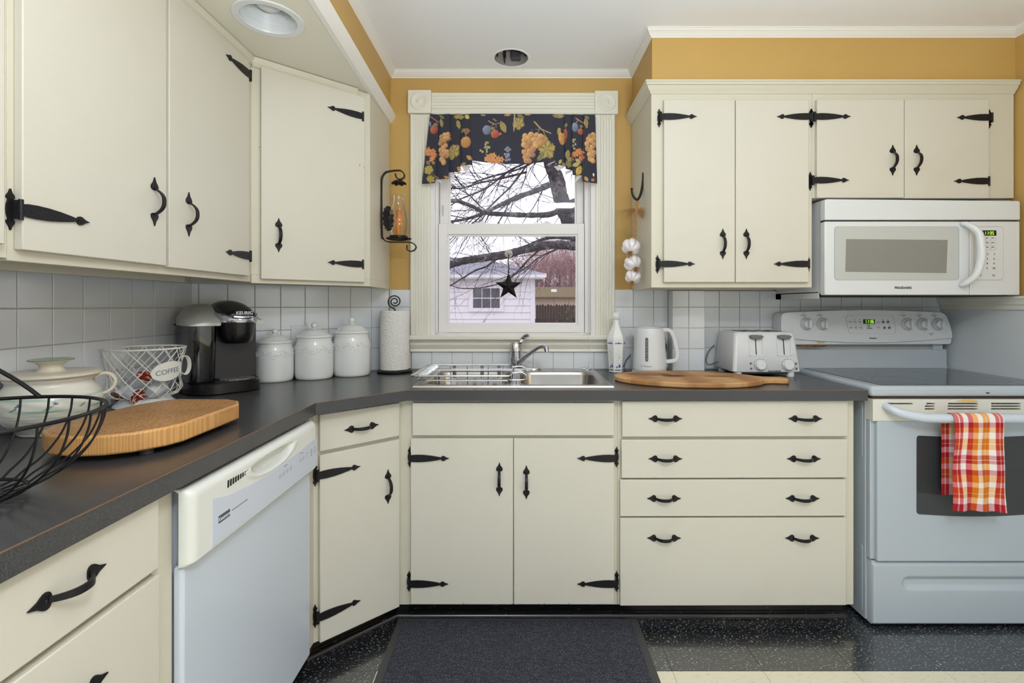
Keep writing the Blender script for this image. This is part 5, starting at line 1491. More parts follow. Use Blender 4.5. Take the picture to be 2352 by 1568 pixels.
def flute(r, z0, z1, n, c, amp, rotm=None, rings_=3, sy=1.0):
    rg_ = []
    for i in range(rings_ + 1):
        f = i / rings_; rg_.append([Vector(c) + ((rotm or Matrix.Identity(3)) @ Vector((r * f * math.cos(a) * (1 + .0 * f) + 1e-5, r * f * math.sin(a) * sy, z0 + (z1 - z0) * f * f + amp * f * f * math.sin(n * a)))) for a in [2 * PI * k / (n * 6) for k in range(n * 6)]])
    return MB().loops(rg_, True, False)
o = S_(flute(.034, .0, -.016, 8, (X(916), YS, Z(414)), .003), 'leaf_cap', m_iron2, sc_, recalc=False, smooth=50); o.modifiers.new('s', 'SOLIDIFY').thickness = .0015
RY = Matrix.Rotation(math.radians(-28), 3, 'Z') @ Matrix.Rotation(PI / 2, 3, 'Y')
o = S_(flute(.058, .0, .010, 14, (X(877) + .022, YS, Z(502)), .0036, RY @ Matrix.Scale(1, 3), 4, .62), 'reflector', m_iron2, sc_, recalc=False, smooth=50); o.modifiers.new('s', 'SOLIDIFY').thickness = .0012
o = S_(flute(.058, .0, .010, 16, (X(916), YS, Z(553)), .0022, None, 4), 'drip_pan', m_iron2, sc_, recalc=False, smooth=50); o.modifiers.new('s', 'SOLIDIFY').thickness = .0015
S_(MB().lathe([(.040, 0), (.0425, .002), (.0425, .012), (.040, .012)], 36, (X(916), YS, Z(546.5) - .003), cap0=False, cap1=False), 'gallery', m_iron2, sc_)
gp = [(.037, Z(542)), (.045, Z(529)), (.0505, Z(513)), (.049, Z(502)), (.0425, Z(488)), (.033, Z(475)), (.0275, Z(463)), (.0255, Z(455)), (.0262, Z(446.5))]
gp = [(a, b) for (a, b) in [(p.x, p.y) for p in spline([(a, b, 0) for a, b in gp], 4)]]
S_(MB().lathe(gp, 44, (X(916), YS, 0), cap0=False, cap1=False), 'glass_chimney', m_glass2, sc_, recalc=False, smooth=70)
cn = MB().lathe([(.0, .0), (.0105, 0), (.0115, .004), (.0112, .11), (.0125, .128), (.010, .131), (0, .129)], 24).build('candle', mat('orange_wax', (220, 128, 30), .45, blotch=[(20, .4, .7, (200, 106, 20))]))
cn.location = (X(913), YS, Z(547) ); cn.rotation_euler = (0, .07, 0)
tag(cn, 'burnt orange candle standing inside the glass chimney of the sconce', 'candle')
w_ = MB().tube([(0, 0, .129), (0.001, 0, .142)], .0016, 6).build('wick', m_white2, cn)

# hook and garlic
YG = 2.22
def X(u): return ux(u, YG)
def Z(v): return vz(v, YG)
hk = thing('wall_hook', 'black iron hook on the side of the right wall cabinet', 'hook', (.550, YG, Z(430)))
def H_(mb, name, mt, parent, root, **k): return WB(mb, name, mt, parent, root, **k)
pth = spline([(.5525, YG, Z(400)), (.5515, YG, Z(415)), (.549, YG, Z(432)), (.541, YG, Z(449)), (.528, YG, Z(458)), (.513, YG, Z(453)), (.5045, YG, Z(443)), (.503, YG, Z(435))], 6)
H_(MB().tube(pth, [.0012 + .0045 * min(1, i / 12) - .0012 * max(0, (i - 24) / 18) for i in range(len(pth))], 10), 'hook_bar', m_iron2, hk, hk)
H_(MB().sphere((.503, YG, Z(434)), .0058, 12, 8), 'ball_end', m_iron2, hk, hk)
H_(MB().prism([(YG - .007, Z(412)), (YG + .007, Z(412)), (YG + .004, Z(400)), (YG, Z(396)), (YG - .004, Z(400))], 'yz', .5505, .5548), 'back_plate', m_iron2, hk, hk)
gs = thing('garlic_string', 'string of three white garlic bulbs hanging from the iron hook', 'garlic', (.505, YG, Z(560)))
m_rope = mat('jute_rope', (184, 140, 88), .9, bump=(300, 1, .003))
for ph in (0, 2 * PI / 3, 4 * PI / 3):
    pts_ = []
    for i in range(50):
        f = i / 49; z = Z(462) + (Z(550) - Z(462)) * f
        pts_.append((.526 - .012 * f + .0042 * math.cos(ph + f * 26), YG + .0042 * math.sin(ph + f * 26), z))
    H_(MB().tube(pts_, .0040, 6), 'rope_strand', m_rope, gs, gs)
H_(MB().tube([(.5275 + .006 * math.cos(a), YG + .003 * math.sin(a), Z(463) + .014 * math.sin(a)) for a in [2 * PI * k / 20 for k in range(20)]], .0022, 6, True), 'rope_loop', m_rope, gs, gs)
rr = random.Random(11)
def tuft(cx, cy, cz, n, dirs, L, name, parent, rad=.0009):
    g = MB()
    for i in range(n):
        d = Vector(dirs(rr)).normalized(); p0 = Vector((cx, cy, cz)); l_ = L * rr.uniform(.55, 1.1)
        p1 = p0 + d * l_ * .5 + Vector((rr.uniform(-1, 1), rr.uniform(-1, 1), rr.uniform(-1, 1))) * l_ * .10
        p2 = p0 + d * l_ + Vector((rr.uniform(-1, 1), rr.uniform(-1, 1), -.8)) * l_ * .25
        g.tube([p0, p1, p2], [rad, rad, rad * .5], 4)
    o = H_(g, name, m_rope, parent, gs, recalc=False); return stuff(o)
tuft(.525, YG, Z(482), 70, lambda r: (-1.0 + r.uniform(-.3, .3), r.uniform(-.5, .5), r.uniform(-.6, .35)), .050, 'frayed_end', gs)
tuft(.527, YG, Z(482), 80, lambda r: (.8 + r.uniform(-.5, .3), r.uniform(-.7, .2), r.uniform(-1.3, .3)), .040, 'frayed_end', gs)
m_garlic = mat('garlic_skin', (236, 230, 232), .18, coat=.4, blotch=[(18, .5, .8, (222, 208, 214))])
for (u, v, r, rx, rz) in ((1449.5, 567, .0425, -.75, .25), (1453, 604.5, .0400, -.85, -.2), (1454, 636, .0360, -.75, .3)):
    cx, cz = X(u), Z(v); rg_ = []
    n, m = 56, 22
    Rm = Matrix.Rotation(rx, 3, 'X') @ Matrix.Rotation(rz, 3, 'Y')
    for i in range(m + 1):
        th = PI * i / m; ring = []
        for k in range(n):
            a = 2 * PI * k / n + r * 30
            lobe = 1 - .22 * (abs(math.cos(a * 3.0)) ** 7) * math.sin(th) ** .6
            q = r * math.sin(th) ** .85 * lobe; z = -r * .80 * math.cos(th) * (1 if th < PI / 2 else 1.0) + (r * .30 * sm(PI * .80, PI, th))
            ring.append(Rm @ Vector((max(q, 1e-5) * math.cos(a), max(q, 1e-5) * math.sin(a), z)) + Vector((cx, YG, cz)))
        rg_.append(ring)
    b_ = H_(MB().loops(rg_), 'garlic_bulb', m_garlic, gs, gs, smooth=80)
    c_ = Rm @ Vector((0, 0, -r * .74)) + Vector((cx, YG, cz))
    dd = (Rm @ Vector((0, 0, -1))).normalized()
    g = MB()
    for i in range(90):
        d = (dd + Vector((rr.uniform(-1, 1), rr.uniform(-1, 1), rr.uniform(-1, 1))) * .75).normalized(); l_ = r * rr.uniform(.35, .70)
        g.tube([c_ - dd * .004, c_ + d * l_ * .5 + dd * .002, c_ + d * l_ + Vector((0, 0, -.003))], [.0011, .0009, .0005], 4)
    stuff(H_(g, 'root_tuft', m_rope, b_, gs, recalc=False))

# star ornament
Ys = 2.462
so = thing('star_ornament', 'black metal star hanging from a suction cup on the window pane', 'ornament', (ux(1168, Ys), Ys, vz(658, Ys)))
outer, inner = .070, .0285
rim_ = []
for k in range(10):
    a = PI / 2 + k * PI / 5; r = outer if k % 2 == 0 else inner
    rim_.append((r * math.cos(a), 0, r * math.sin(a)))
vs = [(0, -.012, 0), (0, .012, 0)] + rim_
fs = [(0, 2 + k, 2 + (k + 1) % 10) for k in range(10)] + [(1, 2 + (k + 1) % 10, 2 + k) for k in range(10)]
MB().add(vs, fs).build('star', mat('black_tin', (10, 10, 12), .35, .3), so, smooth=0)
zc_ = vz(582, Ys) - vz(658, Ys)
MB().tube(spline([(0, -.001, .066), (.001, -.002, .10), (-.002, -.002, .13), (.002, -.002, zc_ - .004)], 6), [.004] * 3 + [.003] * 16, 8).build('cord', m_black, so)
MB().strap([(.000, -.003, zc_ - .006), (.008, -.003, zc_ - .002), (.014, -.003, zc_ - .008)], (0, 1, 0), .002, .002).build('cord_end', m_black, so)
cup = MB().lathe([(.0205, 0), (.020, .002), (.014, .005), (.008, .008), (.0, .009)], 32, (0, .022, zc_ + .001), rot=RM, cap0=False).build('suction_cup', mat('clear_vinyl', (205, 200, 196), .15, alpha=.75), so)
MB().sphere((0, .012, zc_ + .001), .0052, 12, 8).build('cup_stud', mat('brass_stud', (196, 164, 110), .3, .5), so)

# ceiling fixtures
rl = thing('recessed_light', 'white recessed ceiling light in the left soffit', 'ceiling light', (-.80, 1.565, 2.143))
MB().lathe([(.081, .002), (.083, -.003), (.103, -.004), (.106, -.001), (.106, 0), (.081, .004)], 56, cap0=False, cap1=False).build('trim_ring', m_white2, rl)
pf = []
for i in range(22):
    z = .002 + i * .0045; r = .0805 - i * .00075; pf += [(r, z), (r - .0012, z + .0022)]
MB().lathe(pf, 56, cap0=False, cap1=False).build('baffle', m_white2, rl, recalc=False, smooth=20)
MB().lathe([(.064, .10), (.055, .104), (0, .104)], 40, cap0=False).build('can_top', m_white2, rl)
MB().lathe([(.0, .028), (.020, .031), (.036, .042), (.040, .056), (.030, .078), (.020, .100)], 32, cap1=False).build('bulb', mat('frosted_bulb', (226, 228, 230), .3), rl)
cf = thing('ceiling_can', 'open round ceiling fixture hole with bare metal box and wiring', 'ceiling fixture', (-.043, 2.325, 2.40))
MB().lathe([(.0785, .0), (.0785, .105), (.0, .105)], 48, cap0=False).build('can', mat('galvanised_grey', (176, 170, 168), .5, .2), cf, recalc=False, smooth=40)
MB().lathe([(.0795, .002), (.0805, -.0015), (.088, -.002), (.090, 0)], 48, cap0=False, cap1=False).build('plaster_lip', m_ceil, cf)
MB().box(.000, .044, .035, .070, .020, .100).build('junction_box', mat('dark_steel_box', (84, 84, 86), .5, .3), cf, bevel=.002)
MB().box(-.038, -.026, .040, .070, .035, .100).box(-.034, -.030, .045, .070, .010, .036).build('clip', m_dark, cf)
MB().sphere((-.046, .050, .060), .008, 10, 6).build('wire_nut', mat('tan_wire_nut', (206, 186, 150), .6), cf)
for (a, z) in ((2.7, .03), (.35, .03), (3.9, .03)): MB().box(-.004, .004, -.002, .002, -.006, .010).build('spring_clip', m_dark, cf, loc=(.074 * math.cos(a), .074 * math.sin(a), z))
sc2 = None

# floor mat
fm = thing('floor_mat', 'dark grey ribbed carpet mat with rubber edge in front of the sink', 'mat', (-.005, 1.565, ZF))
MB().box(-.468, .458, -.40, .345, .0003, .004).build('rubber_backing', m_rubber, fm, bevel=.0015)
MB().box(-.440, .430, -.38, .325, .004, .0085).build('carpet', m_mat, fm, bevel=.002)

# =================================================================== VALANCE
PW, PH = 588, 262
GX, GY = np.meshgrid((np.arange(PW) + .5) * 4, (np.arange(PH) + .5) * 4)
CAN = np.zeros((PH, PW, 3)); CAN[:] = (52, 52, 68)
rng = np.random.default_rng(3)
NZ = rng.uniform(-1, 1, (PH, PW))
def put(mask, col, shade=None):
    c = np.array(col, float)
    if shade is not None:
        CAN[mask] = np.clip(c + shade[mask][:, None], 0, 255)
    else: CAN[mask] = c
def ell(cx, cy, rx, ry, col, rot=0.0, lit=28, streak=10):
    c, s = math.cos(rot), math.sin(rot)
    dx, dy = GX - cx, GY - cy
    a = (dx * c + dy * s) / rx; b = (-dx * s + dy * c) / ry
    d = a * a + b * b
    sh = lit * (-(a * .6 + b * .6)) + streak * NZ - 22 * (d > .82)
    put(d < 1, col, sh)
def leafp(cx, cy, w, h, col, rot=0.0, lobes=5, vein=True):
    dx, dy = GX - cx, GY - cy; c, s = math.cos(rot), math.sin(rot)
    a = (dx * c + dy * s) / w; b = (-dx * s + dy * c) / h
    th = np.arctan2(b, a); r = np.sqrt(a * a + b * b)
    R = .80 + .20 * np.abs(np.cos(th * lobes / 2)) + .05 * np.cos(th * 17)
    sh = 20 * np.sin(th * 6 + 1) + 14 * NZ - 30 * (np.abs(np.sin(th * lobes / 2)) < .07) * vein - 18 * (r > R * .88)
    put(r < R, col, sh)
def blade(cx, cy, w, h, col, rot=0.0):
    dx, dy = GX - cx, GY - cy; c, s = math.cos(rot), math.sin(rot)
    a = (dx * c + dy * s) / w; b = (-dx * s + dy * c) / h
    m = (np.abs(a) < 1) & (np.abs(b) < (1 - a * a) ** .8 if False else np.abs(b) < (1 - np.clip(a * a, 0, 1)))
    put(m, col, 22 * np.sin(a * 14 + np.abs(b) * 8) - 34 * (np.abs(b) < .08) + 10 * NZ)
def linep(x0, y0, x1, y1, w, col):
    dx, dy = x1 - x0, y1 - y0; L2 = dx * dx + dy * dy
    t = np.clip(((GX - x0) * dx + (GY - y0) * dy) / L2, 0, 1)
    put(np.hypot(GX - x0 - t * dx, GY - y0 - t * dy) < w, col, 12 * NZ)
GRAPE = (206, 156, 96); LEAF = (172, 150, 84); OLIVE = (138, 130, 84); RED = (184, 96, 70); BLUE = (118, 134, 158); OR = (208, 148, 84)
def cluster(pts, r=36):
    for (x, y) in pts:
        q = rng.uniform(-16, 14); ell(x, y, r, r, (GRAPE[0] + q, GRAPE[1] + q - 4, GRAPE[2] + q * .5), 0, 30, 9)
# centre panel
linep(890, 165, 960, 205, 7, (190, 140, 110)); linep(960, 205, 1030, 190, 5, (170, 120, 100)); linep(960, 205, 900, 245, 4, (170, 120, 100)); linep(980, 205, 985, 250, 4, (170, 120, 100))
blade(1072, 240, 82, 36, LEAF, 1.15); blade(965, 152, 32, 12, OLIVE, .5); blade(1030, 330, 28, 16, (200, 120, 60), -.5)
ell(868, 280, 53, 62, BLUE); ell(945, 262, 28, 24, OLIVE); ell(968, 330, 52, 57, RED)
leafp(1262, 195, 75, 82, LEAF, .3); blade(1290, 110, 52, 26, OLIVE, .5); linep(1215, 80, 1205, 290, 7, (190, 160, 120)); blade(1128, 88, 42, 16, OR, -.1); blade(820, 90, 36, 12, LEAF, .1); blade(1378, 84, 36, 12, OR, 0)
leafp(1612, 520, 110, 130, LEAF, -.3); blade(1540, 620, 70, 30, OLIVE, -.8)
linep(1462, 175, 1540, 262, 9, (196, 150, 104)); linep(1530, 260, 1665, 322, 7, (196, 150, 104)); linep(1560, 270, 1622, 395, 4, (180, 140, 100)); linep(1520, 270, 1500, 330, 5, (150, 140, 90)); linep(1420, 280, 1500, 268, 3, (120, 110, 100))
cluster([(1420, 335), (1345, 355), (1490, 345), (1540, 360), (1380, 385), (1450, 400), (1335, 410), (1510, 405), (1570, 400), (1400, 440), (1470, 455), (1330, 465), (1540, 445), (1370, 495), (1440, 500), (1480, 480), (1335, 555), (1400, 545), (1450, 520), (1380, 600), (1440, 590), (1350, 620), (1360, 665), (1395, 670), (1595, 400), (1560, 370)], 36)
ell(1432, 560, 30, 30, (176, 128, 110)); ell(1440, 600, 30, 30, (170, 118, 100))
for (x, y) in ((860, 440), (880, 440), (855, 465), (880, 495), (845, 500), (900, 500), (868, 525), (790, 540), (815, 555), (868, 555)): ell(x, y, 13, 16, (182, 176, 120), .3)
linep(855, 600, 868, 440, 3, OLIVE)
for (x, y) in ((950, 600), (900, 615), (870, 645), (1010, 640), (1050, 650), (960, 680), (905, 690), (1000, 690), (930, 640)):
    for k in range(5): blade(x + 20 * math.cos(k * 1.26), y + 20 * math.sin(k * 1.26), 24, 13, (226, 152, 92), k * 1.26)
    ell(x, y, 7, 7, (150, 80, 40))
for (x, y) in ((1130, 500), (1108, 525), (1155, 525), (1130, 545), (1100, 585), (1140, 585), (1115, 620), (1150, 650), (1115, 660), (1135, 605)): ell(x, y, 19, 17, (136, 140, 160))
# left pleats
linep(160, 100, 262, 180, 6, (176, 110, 110)); ell(155, 195, 16, 36, BLUE); ell(205, 265, 50, 58, RED); ell(225, 210, 30, 26, OLIVE); blade(296, 180, 60, 22, LEAF, 1.4); blade(300, 105, 45, 18, OLIVE, .6)
leafp(450, 545, 75, 105, LEAF, .5)
cluster([(340, 335), (380, 330), (300, 355), (345, 375), (385, 375), (300, 400), (340, 410), (285, 440), (325, 490), (350, 470), (290, 520), (335, 540), (370, 550), (300, 575), (330, 590), (360, 600), (300, 640), (325, 665), (328, 685)], 32)
ell(345, 600, 22, 26, (186, 120, 90))
leafp(520, 105, 70, 32, LEAF, 0); blade(620, 105, 36, 26, (220, 190, 90), .6); blade(512, 205, 62, 26, LEAF, 1.35)
leafp(600, 285, 62, 40, OLIVE, 0); blade(620, 280, 42, 22, RED, 1.1); ell(602, 425, 68, 72, OR, 0, 26, 22); linep(600, 290, 606, 360, 5, (170, 120, 60)); ell(570, 315, 20, 18, (40, 36, 40)); 
blade(650, 625, 50, 24, (214, 150, 90), .7); blade(575, 695, 36, 18, LEAF, -.3); blade(540, 770, 55, 34, (220, 150, 70), .5); blade(360, 870, 36, 16, OR, .5)
for (x, y) in ((130, 520), (165, 570), (195, 610), (150, 540), (205, 580), (120, 560), (190, 545), (180, 640)):
    for k in range(5): blade(x + 20 * math.cos(k * 1.26), y + 20 * math.sin(k * 1.26), 24, 13, (226, 140, 84), k * 1.26)
leafp(140, 770, 62, 62, (190, 168, 90), .2); blade(130, 680, 34, 22, OLIVE, .7); blade(200, 690, 28, 20, LEAF, .9); leafp(165, 890, 60, 50, (180, 160, 76), .6); blade(240, 870, 34, 18, OLIVE, .6); blade(190, 830, 34, 20, (90, 96, 60), 1.2)
# right pleats
leafp(1760, 95, 75, 30, LEAF, 0); blade(1730, 90, 40, 22, OLIVE, .4); blade(1855, 215, 34, 18, OLIVE, -1.1)
ell(1770, 290, 26, 48, LEAF, .2); ell(1850, 320, 26, 66, RED, -.1); ell(1808, 370, 45, 90, OR, -.12, 30, 18); ell(1812, 290, 20, 20, (40, 36, 40)); linep(1812, 300, 1806, 360, 4, (170, 120, 60))
linep(1980, 125, 2075, 180, 6, (196, 150, 120)); linep(2010, 145, 1980, 190, 4, (196, 150, 120)); ell(1972, 240, 42, 60, BLUE); ell(2042, 290, 36, 42, RED); ell(2052, 225, 22, 22, OLIVE)
blade(2108, 185, 68, 28, LEAF, 1.45); blade(2120, 115, 36, 22, OLIVE, .7)
for (x, y) in ((1945, 400), (1968, 395), (1950, 425), (1975, 455), (1945, 475), (1958, 510)): ell(x, y, 12, 15, (176, 172, 120), .3)
for (x, y) in ((2010, 540), (1960, 580), (2050, 560), (1990, 570), (2050, 620), (2030, 540)):
    for k in range(5): blade(x + 20 * math.cos(k * 1.26), y + 20 * math.sin(k * 1.26), 24, 13, (224, 138, 80), k * 1.26)
blade(1875, 580, 60, 28, LEAF, -1.35); leafp(1910, 640, 45, 36, LEAF, .2); blade(2010, 660, 48, 26, (196, 172, 110), .5); leafp(1890, 700, 50, 46, OLIVE, .5); blade(1785, 670, 36, 18, (200, 190, 110), -1.0); blade(1830, 700, 30, 20, LEAF, 1.0); blade(1700, 700, 46, 20, LEAF, .2); blade(1980, 710, 55, 24, (206, 180, 90), -.3); blade(2020, 780, 70, 40, (208, 176, 80), -1.1); blade(1800, 770, 40, 14, OR, 0)
cluster([(2200, 330), (2165, 350), (2210, 380), (2140, 390), (2175, 410), (2120, 450), (2185, 480), (2215, 450), (2130, 510), (2170, 540), (2205, 550), (2150, 580), (2190, 600), (2160, 640), (2195, 655)], 34)
blade(2110, 890, 40, 22, (214, 160, 80), .9); blade(2195, 895, 30, 18, (214, 120, 70), -.4); blade(2205, 830, 14, 18, (236, 232, 224), 0); blade(2010, 890, 30, 20, (214, 130, 70), 1.0)
CAN = np.clip(CAN + 14 * rng.uniform(-1, 1, (PH, PW))[:, :, None] * (CAN.sum(2) > 200)[:, :, None], 0, 255)
CAN = CAN * .86 + CAN.mean(2)[:, :, None] * .14
LINC = np.where(CAN / 255 <= .04045, CAN / 255 / 12.92, ((CAN / 255 + .055) / 1.055) ** 2.4)

YV = 2.412
TOPX = [155, 270, 405, 530, 665, 1720, 1842, 1938, 2080, 2225]
BOTX = [52, 222, 388, 540, 688, 1722, 1852, 1938, 2060, 2252]
#           left-bottom y, right-bottom y of each facet
BOTY = [(942, 945), (884, 892), (800, 803), (712, 716), (664, 662), (712, 720), (768, 772), (845, 832), (925, 936)]
vs, fs, cs = [], [], []
nv = 120
lin_v, lin_f = [], []
for f in range(9):
    wpx = TOPX[f + 1] - TOPX[f]; nu = max(14, int(wpx / 5.2)); base = len(vs)
    for j in range(nv + 1):
        t = j / nv
        for i in range(nu + 1):
            s = i / nu
            xt = TOPX[f] + (TOPX[f + 1] - TOPX[f]) * s
            xb = BOTX[f] + (BOTX[f + 1] - BOTX[f]) * s
            yb = BOTY[f][0] + (BOTY[f][1] - BOTY[f][0]) * s
            if f == 4: yb += 42 * math.sin(PI * s) ** .8
            yt = 62 + 22 * s if f == 0 else 72 + 6 * (xt - 400) / 1800
            py = yt + (yb - yt) * t; q = t * (yb - yt) / 870
            px = xt + (xb - xt) * min(1, (py - yt) / max(1, (yb - yt)))
            # pleat depth: saw-tooth, growing a little towards the hem
            if f < 4: d = .002 + .016 * (1 - s) * (.6 + .6 * t)
            elif f > 4: d = .002 + .016 * s * (.6 + .6 * t)
            else: d = .003 * math.sin(PI * s) * t
            yy = YV - (.012 if f == 4 else .012) + d - .010 * t + .0012 * math.sin(s * 6 + f) * t
            vs.append((ux(960 + px / 5.47, YV), yy, vz(250 + py / 5.47, YV)))
            c = LINC[int(min(PH - 1, max(0, py / 4))), int(min(PW - 1, max(0, px / 4)))]
            cs.append(tuple(c))
    if f > 0:
        for j in range(nv): fs.append((prev + j * (pnu + 1) + pnu, base + j * (nu + 1), base + (j + 1) * (nu + 1), prev + (j + 1) * (pnu + 1) + pnu))
    prev, pnu = base, nu
    for j in range(nv):
        for i in range(nu):
            a = base + j * (nu + 1) + i; fs.append((a, a + 1, a + nu + 2, a + nu + 1))
m_print = mat('fruit_print_cotton', (255, 255, 255), .85, attr='Col', bump=(800, .25, .001))
val = colored(vs, fs, cs, 'valance', m_print, solid=.0010)
tag(val, 'dark navy pleated valance printed with grapes and fruit at the window top', 'curtain')
def tri(L, name, dy):
    g = MB()
    for t_ in L: 
        o = len(g.v)
        g.add([(ux(960 + x / 5.47, YV), YV - .010 + dy + (.012 if k else 0), vz(250 + y / 5.47, YV)) for k, (x, y) in enumerate(t_)], [tuple(range(len(t_)))])
    return g
m_lin = mat('white_lining', (226, 218, 222), .9)
o = tri([[(685, 655), (690, 665), (785, 708), (788, 676)], [(540, 706), (545, 716), (600, 800), (668, 708)], [(390, 795), (395, 805), (438, 888), (470, 806)], [(222, 880), (226, 890), (302, 935), (300, 885)],
        [(1722, 655), (1720, 664), (1620, 706), (1640, 682)], [(1852, 712), (1850, 722), (1762, 772), (1704, 716)], [(1938, 764), (1938, 778), (1850, 826), (1856, 776)], [(2060, 822), (2058, 838), (1972, 925), (1985, 845)], [(52, 935), (90, 932), (160, 948), (150, 930)], [(2250, 925), (2212, 905), (2100, 955), (2130, 925)]], 'x', .006).build('lining_fold', m_lin, recalc=False, smooth=0)
o.parent = val; stuff(o)
MB().box(ux(988, 2.425), ux(1368, 2.425), 2.420, 2.436, 2.160, 2.168).build('rod', m_casing, val)

# =================================================================== OUTSIDE
gd = MB().box(-14, 16, 2.75, 40, -.9, -.7).build('ground', mat('winter_lawn', (120, 112, 84), .9, blotch=[(2, .4, .7, (96, 100, 66))]))
tag(gd, 'dull winter lawn outside the window', kind='structure')
m_sid = mat('white_clapboard', (226, 220, 228), .6, bump=(40, .1, .004))
m_shing = mat('grey_shingles', (138, 136, 148), .9, speck=[(40, .5, .7, (112, 110, 122))])
YS_ = 12.0
sh = thing('shed', 'white clapboard shed with a six-pane window, seen through the lower sash', 'shed', (-2.8, YS_, -.7))
def O_(mb, name, mt, parent, **k): return WB(mb, name, mt, parent, sh, **k)
O_(MB().box(-6, .34, YS_, YS_ + 5, -.7, 1.90), 'body', m_sid, sh)
z = 1.90 - .002
while z > -.6:
    O_(MB().prism([(YS_, z), (YS_ - .010, z), (YS_ - .032, z - .165), (YS_, z - .165)], 'yz', -5.98, .27), 'clapboard', m_sid, sh, smooth=0)
    z -= .165
O_(MB().box(.25, .36, YS_ - .045, YS_ + .05, -.7, 1.88), 'corner_board', m_sid, sh)
O_(MB().prism([(YS_ - .32, 1.90), (YS_ - .32, 1.98), (YS_ - .36, 2.0), (YS_ - .36, 1.93), (YS_ - .36, 1.90)], 'yz', -6.3, .62), 'gutter', m_sid, sh)
O_(MB().box(-6.3, .58, YS_ - .32, YS_ + .02, 1.872, 1.90), 'eave_soffit', m_sid, sh)
rf = MB()
A = [(-6.4, YS_ - .38, 1.99), (.60, YS_ - .38, 1.99), (.60, YS_ + 5.4, 1.99), (-6.4, YS_ + 5.4, 1.99)]; R1, R2 = (-6.0, YS_ + 2.6, 2.66), (-1.25, YS_ + 2.6, 2.66)
rf.add(A + [R1, R2], [(0, 1, 5, 4), (1, 2, 5), (2, 3, 4, 5), (3, 0, 4), (0, 3, 2, 1)])
O_(rf, 'roof', m_shing, sh, smooth=0)
wx0, wx1, wz0, wz1 = ux(1087, YS_), ux(1148, YS_), vz(707, YS_), vz(662, YS_)
fr_ = O_(MB().box(wx0 - .10, wx0, YS_ - .06, YS_, wz0 - .09, wz1 + .06).box(wx1, wx1 + .10, YS_ - .06, YS_, wz0 - .09, wz1 + .06).box(wx0, wx1, YS_ - .06, YS_, wz1, wz1 + .06).box(wx0, wx1, YS_ - .07, YS_, wz0 - .09, wz0), 'window_frame', m_sid, sh)
g = MB()
for k in (1, 2): xx = wx0 + (wx1 - wx0) * k / 3; g.box(xx - .007, xx + .007, YS_ - .05, YS_ - .034, wz0, wz1)
zz = (wz0 + wz1) / 2; g.box(wx0, wx1, YS_ - .052, YS_ - .034, zz - .010, zz + .010)
O_(g, 'muntins', m_sid, fr_)
m_pd = mat('dark_pane', (96, 92, 100), .12, blotch=[(3, .4, .6, (70, 66, 74))])
for i in range(3):
    for j in range(2):
        O_(MB().box(wx0 + (wx1 - wx0) * i / 3, wx0 + (wx1 - wx0) * (i + 1) / 3, YS_ - .040, YS_ - .034, wz0 + (wz1 - wz0) * j / 2, wz0 + (wz1 - wz0) * (j + 1) / 2), 'pane', m_pd, fr_, smooth=0)
# neighbour's house
hs = thing('house', 'tan neighbouring house with a mossy brown roof beyond the fence', 'house', (2.5, 19, -.7))
def Hh(mb, name, mt, **k): return WB(mb, name, mt, hs, hs, **k)
Hh(MB().box(-1.2, 7.5, 19, 24, -.7, vz(684, 19)), 'wall', mat('tan_siding', (222, 196, 180), .7))
Hh(MB().prism([(18.6, vz(685, 18.6)), (18.6, vz(682, 18.6)), (21.5, vz(659, 21.5)), (24.4, vz(685, 18.6))], 'yz', -1.5, 7.8), 'roof', mat('mossy_roof', (104, 86, 54), .9, speck=[(8, .5, .7, (84, 76, 44))]), smooth=0)
Hh(MB().box(1.16, 1.36, 18.4, 18.5, vz(670, 18.4), vz(664, 18.4)), 'roof_vent', mat('white_vent', (236, 236, 238), .5))
# fence
fe = thing('fence', 'dark weathered picket fence beside the shed', 'fence', (1.5, 12.6, -.7))
m_fe = mat('weathered_fence', (74, 58, 54), .9, bump=(30, .5, .01))
rr = random.Random(9); x = .40; k = 0
while x < 3.6:
    w = .068; zt_ = vz(700 + rr.uniform(-1, 2), 12.6)
    WB(MB().prism([(x, -.7), (x + w, -.7), (x + w, zt_ - .02), (x + w / 2, zt_ + .02), (x, zt_ - .02)], 'xz', 12.6, 12.62), 'picket', m_fe, fe, fe, smooth=0)
    x += w + .003
WB(MB().box(.38, 3.6, 12.62, 12.68, -.3, -.2).box(.38, 3.6, 12.62, 12.68, .8, .9), 'rail', m_fe, fe, fe)
# hedge in front of the fence
g = MB(); rr = random.Random(21)
for i in range(2600):
    cx = rr.gauss(1.62, .34); cy = rr.uniform(11.7, 12.3); cz = rr.uniform(-.6, 1.20 - .5 * max(0, 1.25 - cx)) ; s = rr.uniform(.02, .05)
    d = Vector((rr.uniform(-1, 1), rr.uniform(-1, 1), rr.uniform(-1, 1))).normalized(); e_ = d.orthogonal().normalized()
    p = Vector((cx, cy, cz)); g.add([p, p + d * s + e_ * s * .4, p + d * s * 2, p + d * s - e_ * s * .4], [(0, 1, 2, 3)])
hg = thing('hedge', 'scrubby brown-green hedge in front of the picket fence', 'hedge', (1.6, 12, -.7))
stuff(WB(g, 'leaves', mat('hedge_leaf', (82, 84, 62), .8), hg, hg, recalc=False, smooth=0))
g = MB()
for i in range(60):
    x = rr.gauss(1.62, .3); y = rr.uniform(11.7, 12.3); g.tube([(x, y, -.7), (x + rr.uniform(-.1, .1), y, .2), (x + rr.uniform(-.3, .3), y, rr.uniform(.8, 1.5))], [.012, .008, .003], 4)
stuff(WB(g, 'stems', mat('brown_twig', (92, 70, 64), .9), hg, hg, recalc=False))
